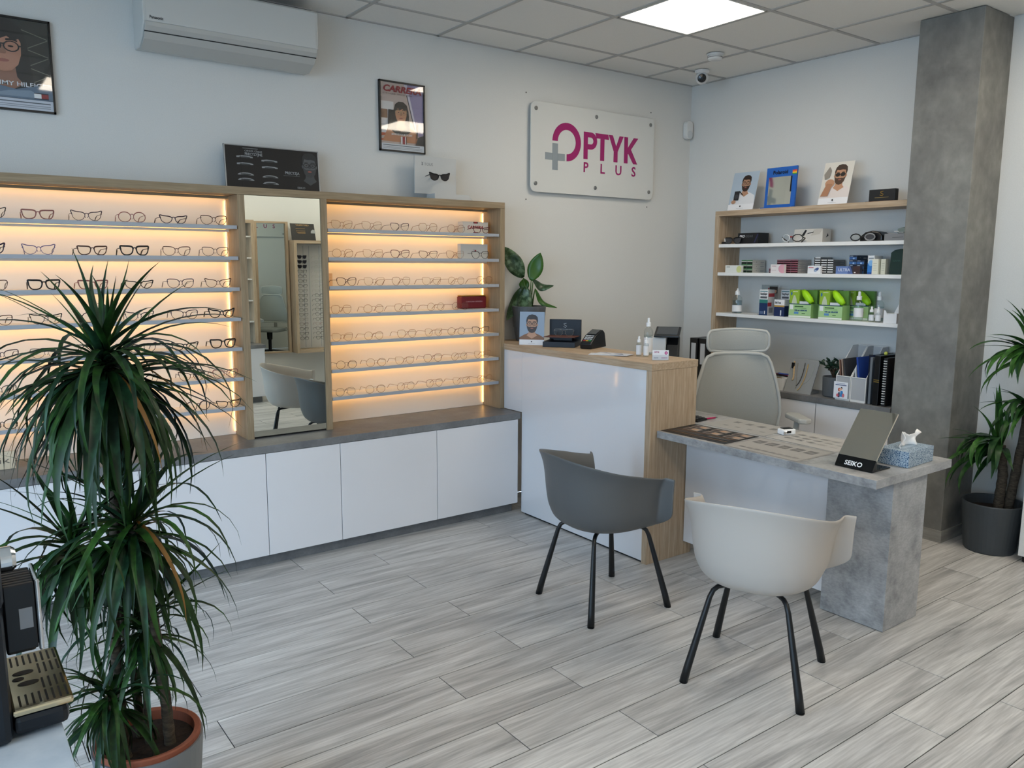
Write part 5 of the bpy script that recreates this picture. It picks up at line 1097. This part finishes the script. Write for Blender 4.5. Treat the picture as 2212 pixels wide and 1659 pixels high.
def pool(kinds, mats, n=5, seed=1):
    rr = random.Random(seed); out = {}
    for k, (e, d, L, W) in kinds.items():
        out[k] = [strap(rr.uniform(*e), rr.uniform(*d), rr.uniform(*L), rr.uniform(*W), rr.uniform(.2, .5), wave=rr.uniform(-.04, .04)).mesh('leaf', mats[i % len(mats)], True) for i in range(n)]
    return out
def crown(root, loc, spec, pl_, sc=1.0, bias=None):
    for kind, n in spec:
        for i in range(n):
            a = 2 * math.pi * (i + rd.uniform(-.35, .35)) / n + (hash(kind) % 7 if False else len(kind))
            while bias and (math.cos(a) > .35 or math.sin(a) < -.8 or (math.sin(a) > .3 and math.cos(a) > -.6)): a += 1.1
            o = link('leaf', rd.choice(pl_[kind]), root, loc=(loc[0] + rd.uniform(-.012, .012), loc[1] + rd.uniform(-.012, .012), loc[2] + rd.uniform(-.03, .02) - (.03 if kind in ('hang', 'low') else 0)), rot=(rd.uniform(-.12, .12), 0, a))
            k = sc * rd.uniform(.88, 1.12); o.scale = (k, k, k)
dr = thing('potted_dracaena', 'tall multi-crowned dracaena in a grey pot in the left foreground', 'plant', (-4.678, -2.213, 0))
pgrey = M('planter_grey', '#6f7376', .45); terra = M('terracotta_rim', '#83462f', .6)
MB().lathe([(.118, .0), (.124, .01), (.146, .288), (.146, .298), (.140, .298), (.134, .28)], 40, cap1=False).build('outer_pot', pgrey, dr, smooth=False)
MB().lathe([(.128, .26), (.139, .275), (.141, .312), (.137, .3155), (.124, .312), (.118, .24)], 40, cap0=False, cap1=False).build('inner_pot', terra, dr, smooth=False)
MB().lathe([(.115, .265), (.122, .284)], 32).build('soil', soil_m, dr)
bark = noise_mat('dracaena_bark', ['#2f2820', '#463c30', '#5f5444'], (10, 10, 40), 3, rough=.9, bump=.6)
vx, vy = .983, -.183            # across the view at the plant
def pp(h, z, d=0.0): return (vx * h - vy * d * -1, vy * h + vx * d, z)
def ringed(pts, r0, r1):
    out = []; rad = []
    P = [Vector(p) for p in pts]
    for a, b_ in zip(P, P[1:]):
        for k in range(8): out.append(a.lerp(b_, k / 8))
    out.append(P[-1]); n_ = len(out)
    return MB().tube(out, [(r0 + (r1 - r0) * i / n_) * (1.0 if i % 2 else 1.12) for i in range(n_)], 10)
ringed([pp(-.055, .24, .02), pp(-.058, .40, .02), pp(-.066, .66, .0), pp(-.04, .93, .02), pp(-.012, 1.22, .03), pp(-.036, 1.37, .02)], .0145, .012).build('trunk', bark, dr, smooth=True)
ringed([pp(.046, .24, -.03), pp(.040, .42, -.03), pp(.026, .66, -.02), pp(-.005, .86, -.02), pp(-.012, .93, -.02)], .015, .011).build('trunk', bark, dr, smooth=True)
ringed([pp(.0, .24, .05), pp(-.004, .45, .05), pp(-.03, .66, .06), pp(-.12, .80, .05), pp(-.14, .89, .04)], .012, .009).build('trunk', bark, dr, smooth=True)
ringed([pp(-.06, .24, -.05), pp(-.10, .40, -.06), pp(-.112, .47, -.06)], .010, .008).build('trunk', bark, dr, smooth=True)
ringed([pp(.0, .24, .0), pp(.004, .5, .0), pp(-.002, .62, .0)], .010, .008).build('trunk', bark, dr, smooth=True)
pd = pool({'up': ((68, 86), (0, 18), (.20, .32), (.018, .024)), 'mid': ((20, 58), (15, 60), (.30, .42), (.016, .024)), 'arch': ((5, 50), (100, 150), (.30, .44), (.020, .028)), 'hang': ((-40, 5), (55, 90), (.34, .46), (.028, .040)), 'low': ((-72, -40), (15, 40), (.32, .44), (.028, .040))}, dl, 6, 3)
pd['dry'] = [strap(-20, 65, .36, .018).mesh('leaf', dry, True)]
crown(dr, pp(-.036, 1.385, .02), [('up', 10), ('mid', 18), ('arch', 26), ('hang', 44), ('low', 28), ('dry', 4)], pd, 1.0)
crown(dr, pp(-.010, .935, -.02), [('up', 5), ('mid', 13), ('arch', 18), ('hang', 20), ('low', 6), ('dry', 2)], pd, .95)
crown(dr, pp(-.140, .895, .03), [('up', 3), ('mid', 10), ('arch', 13), ('hang', 16)], pd, .90)
crown(dr, pp(.002, .640, .0), [('up', 3), ('mid', 9), ('arch', 13), ('hang', 9)], pd, .76)
crown(dr, pp(-.110, .480, -.06), [('mid', 10), ('arch', 14), ('hang', 12)], pd, .70)
# the remaining inner leaves, too many to pick apart
inner = MB(); ri = random.Random(77)
for cpos, n, sc, spread in ((pp(-.036, 1.385, .02), 110, 1.0, .05), (pp(-.010, .935, -.02), 60, .78, .04), (pp(-.140, .895, .03), 45, .72, .04), (pp(.002, .640, .0), 40, .6, .03), (pp(-.110, .480, -.06), 40, .56, .03)):
    for i in range(n):
        lf = strap(ri.uniform(-60, 35), ri.uniform(45, 110), ri.uniform(.24, .44) * sc, ri.uniform(.020, .032) * sc, ri.uniform(.2, .5), 7, ri.uniform(-.03, .03))
        a = ri.uniform(0, 6.283); ca, sa = math.cos(a), math.sin(a); zz = ri.uniform(-spread * 1.6, 0)
        inner.cur = 0
        inner.add([(cpos[0] + x * ca - y * sa, cpos[1] + x * sa + y * ca, cpos[2] + z + zz) for x, y, z in lf.v], lf.f)
o = inner.build('inner_leaves', dl[0], dr, smooth=True); o['kind'] = 'stuff'
# ================================================================== YUCCA by the column
yk_ = thing('potted_yucca', 'broad-leaved yucca in a charcoal pot beside the concrete column', 'plant', (-.165, -2.55, 0))
pdark = M('planter_charcoal', '#3d4246', .5)
MB().lathe([(.128, 0), (.134, .008), (.163, .285), (.160, .292), (.153, .29), (.146, .23)], 44, cap1=False).build('pot', pdark, yk_, smooth=False)
MB().lathe([(.138, .225), (.146, .236)], 32).build('soil', soil_m, yk_)
yb = noise_mat('yucca_bark', ['#2f2a24', '#4a4238', '#5f574a'], (12, 12, 60), 3, rough=.95, bump=.7)
ringed([(.02, -.02, .225), (.02, -.03, .45), (.01, -.01, .62)], .026, .022).build('trunk', yb, yk_, smooth=True)
ringed([(.05, -.06, .225), (.07, -.10, .70), (.06, -.12, 1.15)], .024, .018).build('trunk', yb, yk_, smooth=True)
yl = [leafm('yucca_leaf', '#16301a', '#234220', '#33582a', .38), leafm('yucca_leaf_light', '#22421c', '#325a24', '#457034', .38)]
pyk = pool({'up': ((55, 82), (0, 25), (.26, .36), (.048, .060)), 'mid': ((15, 45), (25, 70), (.26, .36), (.046, .056)), 'arch': ((25, 50), (105, 150), (.28, .40), (.050, .062)), 'hang': ((-20, 15), (60, 85), (.26, .36), (.050, .062))}, yl, 5, 8)
crown(yk_, (.0, .0, .63), [('up', 5), ('mid', 5), ('arch', 12), ('hang', 10)], pyk, 1.0, True)
crown(yk_, (.06, -.12, 1.16), [('up', 7), ('mid', 12), ('arch', 9), ('hang', 5)], pyk, 1.1, True)
crown(yk_, (.065, -.11, .86), [('mid', 4), ('arch', 6), ('hang', 6)], pyk, .85, True)
# white appliance at the right edge
wa = thing('white_cabinet', 'white floor cabinet behind the yucca at the right edge', 'cabinet', (-.12, -3.02, 0))
bx('body', M('appliance_white', '#dcdcd9', .35), wa, -.13, -.28, .035, .165, .28, 1.02, .004)
bx('plinth', black_m, wa, -.115, -.265, .001, .15, .265, .0345)
bx('door', M('appliance_white', '#dcdcd9', .35), wa, -.148, -.277, .04, -.1305, .277, 1.015, .003)
# ================================================================== COFFEE CORNER in the foreground
cw = thing('coffee_counter', 'pale grey concrete-look sideboard in the lower left corner', 'sideboard', (-5.3, -3.30, 0))
bx('worktop', noise_mat('pale_concrete', ['#9aa6b2', '#a9b4be', '#b7c0c8'], nscale=9, detail=8, rough=.45), cw, -.42, -.30, .842, .334, .34, .88, .001)
bx('body', whitemat_m, cw, -.40, -.28, .06, .31, .32, .8415)
bx('plinth', dconc_m, cw, -.38, -.26, .001, .29, .30, .0595)
for q in (-.385, -.03): bx('door', white_m, cw, q, -.298, .07, q + .34, -.281, .838, .001)
cmn = thing('coffee_machine', 'black coffee machine with chrome drip tray at the left edge', 'coffee machine', (-5.18, -3.0, .8805), 0)
navy = M('machine_navy', '#10161d', .35)
bx('body', navy, cmn, -.16, -.115, .0003, .145, .115, .22, .012)
bx('head', navy, cmn, -.16, -.11, .2205, .148, .11, .30, .012)
bx('tray_base', M('tray_black', '#0c1118', .3), cmn, .1455, -.105, .006, .225, .105, .040, .010)
tray = bx('drip_tray', M('tray_chrome', '#d9c7a4', .13, 1), cmn, .1455, -.108, .0405, .232, .108, .052, .004)
slot_m = M('tray_slot', '#08080a', .6)
for k in range(8):
    x_ = .158 + k * .0095
    for j, y_ in enumerate((-.078, -.030, .030, .078)):
        if k < 4 and j in (1, 2): continue
        bx('tray_slot', slot_m, tray, x_ - .0016, y_ - .019, .0521, x_ + .0016, y_ + .019, .0526)
for x_, y_, rx_, ry_ in ((.172, .026, .016, .0085), (.163, .004, .009, .007), (.176, -.018, .016, .0085)):
    MB().prism([(x_ + rx_ * math.cos(a * .524), y_ + ry_ * math.sin(a * .524)) for a in range(12)], 'z', .0521, .0527).build('tray_slot', slot_m, tray)
for i in range(7): bx('spout_rib', M('spout_black', '#0a0d12', .3), cmn, .150, -.045 + i * .0125, .122, .194, -.035 + i * .0125, .236, .002)
bx('spout', M('spout_black', '#0a0d12', .3), cmn, .1485, -.044, .118, .191, .042, .233, .004)
bx('spout_label', PM('#8a9098'), cmn, .170, -.0462, .160, .189, -.0452, .195)
bx('chrome_trim', chrome_m, cmn, .1945, -.046, .116, .202, .046, .240, .003)
MB().lathe([(.019, 0), (.021, .004), (.021, .02), (.016, .026)], 24).build('knob', chrome_m, cmn, loc=(.148, -.01, .272), rot=(0, R(90), 0))
# ================================================================== OPPOSITE WALL (seen in the mirrors)
cb = thing('base_cabinet', 'white base cabinet with grey top on the opposite wall, seen in the mirror', 'cabinet', (-2.7, -5.46, 0))
bx('body', whitemat_m, cb, -.83, -.27, .075, .83, .25, .652)
for q in range(3): bx('door', white_m, cb, -.83 + q * .5535, .2505, .078, -.83 + q * .5535 + .551, .268, .650, .001)
bx('plinth', dconc_m, cb, -.80, -.27, .001, .80, .20, .0745)
bx('top', dconc_m, cb, -.84, -.285, .6525, .84, .275, .690, .001)
ob = thing('display_unit', 'oak display unit standing on the cabinet of the opposite wall', 'display unit', (-2.7, -5.57, .6905))
bx('top_board', oak_x, ob, -.83, -.175, 1.412, .832, .17, 1.45); bx('back_panel', whitemat_m, ob, -.83, -.175, .0005, .83, -.165, 1.4115)
for q in (-.83, .794): bx('side_panel', oak_z, ob, q, -.1645, .0005, q + .038, .17, 1.4115)
for z in (.25, .5, .75, 1.0, 1.25): bx('shelf', shelf_m, ob, -.791, -.1645, z, .793, .15, z + .016)
om2 = thing('wall_mirror', 'tall oak framed mirror on the opposite wall, seen in the display mirror', 'mirror', (-1.56, -5.725, .525), R(5.7))
bx('glass', mirror_m, om2, -.175, .012, .02, .175, .018, 1.60)
bx('backing', black_m, om2, -.19, .0, .001, .19, .0118, 1.615)
for a in ((-.205, 0, -.175, 1.62), (.175, 0, .205, 1.62)): bx('frame', oak_z, om2, a[0], .0, a[1], a[2], .055, a[3])
for a in ((-.1745, 0, .1745, .02), (-.1745, 1.60, .1745, 1.62)): bx('frame', oak_x, om2, a[0], .0121, a[1], a[2], .055, a[3])
od = thing('rod_display', 'oak framed white glasses rack on the opposite wall, seen in the mirror', 'display unit', (-.80, -5.749, .525))
bx('back_panel', M('rack_white', '#d2cfcb', .6), od, -.53, 0, .04, .53, .03, 1.355)
for q in (-.55, .514): bx('side_panel', oak_z, od, q, 0, 0, q + .036, .25, 1.358)
bx('top_board', oak_x, od, -.55, 0, 1.3585, .55, .25, 1.395); bx('bottom_board', oak_x, od, -.513, .0305, .0, .513, .25, .036)
for x_ in (-.50, -.375, -.30, -.165, -.09): MB().tube([(x_, .095, .06), (x_, .095, 1.33)], .004, 6).build('rod', M('rod_clear', '#b9bcbf', .2), od)
RK = [('thick', 'black')] * 3 + [('soft', 'black'), ('round', 'purple'), ('wthick', 'black'), ('soft', 'purple'), ('wthick', 'grey'), ('soft', 'black'), ('round', 'black'), ('soft', 'purple'), ('round', 'grey'), ('soft', 'grey'), ('wsq', 'copper'), ('wthick', 'burgundy'), ('wthick', 'black'), ('soft', 'black'), ('round', 'black')]
RO = ['top', 'second', 'third', 'fourth', 'fifth', 'sixth', 'seventh', 'eighth', 'ninth', 'tenth', 'eleventh', 'twelfth', 'thirteenth', 'fourteenth', 'fifteenth', 'sixteenth', 'seventeenth', 'lowest']
for c_, xc in enumerate((-1.238, -1.025)):
    for i in range(18):
        st, co = RK[i] if c_ == 0 else (('wround', 'clear') if i < 8 else ('wsq', 'red') if i == 14 else RK[(i * 5 + 3) % 15 + 3])
        sun = c_ == 0 and i < 3
        z = 1.725 - i * .0595
        glasses(st, co, (xc, -5.535, z - .03), R(180), '%s %s, %s in the %s column of the mirrored rack' % (CN[co], 'sunglasses' if sun else 'eyeglasses', RO[i], 'left' if c_ == 0 else 'right'), 'eyewear on the opposite rack', lens=dark_lens if sun else None, cat='sunglasses' if sun else 'eyeglasses', scale=.88)
ce = thing('certificate', 'black certificate card with gold lettering leaning on the mirrored rack', 'certificate', (-1.20, -5.54, 1.9205), R(180))
MB().prism([(0, 0), (.003, 0), (.063, .205), (.060, .206)], 'x', -.155, .155).build('card', M('certificate_black', '#1d1c1c', .5), ce)
cz_ = M('certificate_gold', '#a9885a', .5); un = (0, .28, 1)
text('lettering', 'CERTYFIKAT', cz_, ce, (-.085, .050, .178), X, un, .025, width=.17, bold=.0005)
for k, (z_, w_) in enumerate(((.140, .12), (.112, .12), (.095, .11), (.085, .10))): bx('line', cz_, ce, -.03, z_ * .29 - .0012, z_, -.03 + w_, z_ * .29 - .0006, z_ + .005)
MB().prism([(-.13 + .03 * math.cos(a * .45), .10 + .035 * math.sin(a * .45)) for a in range(14)], 'y', .026, .0275).build('portrait', M('certificate_pale', '#a9abab', .5), ce)
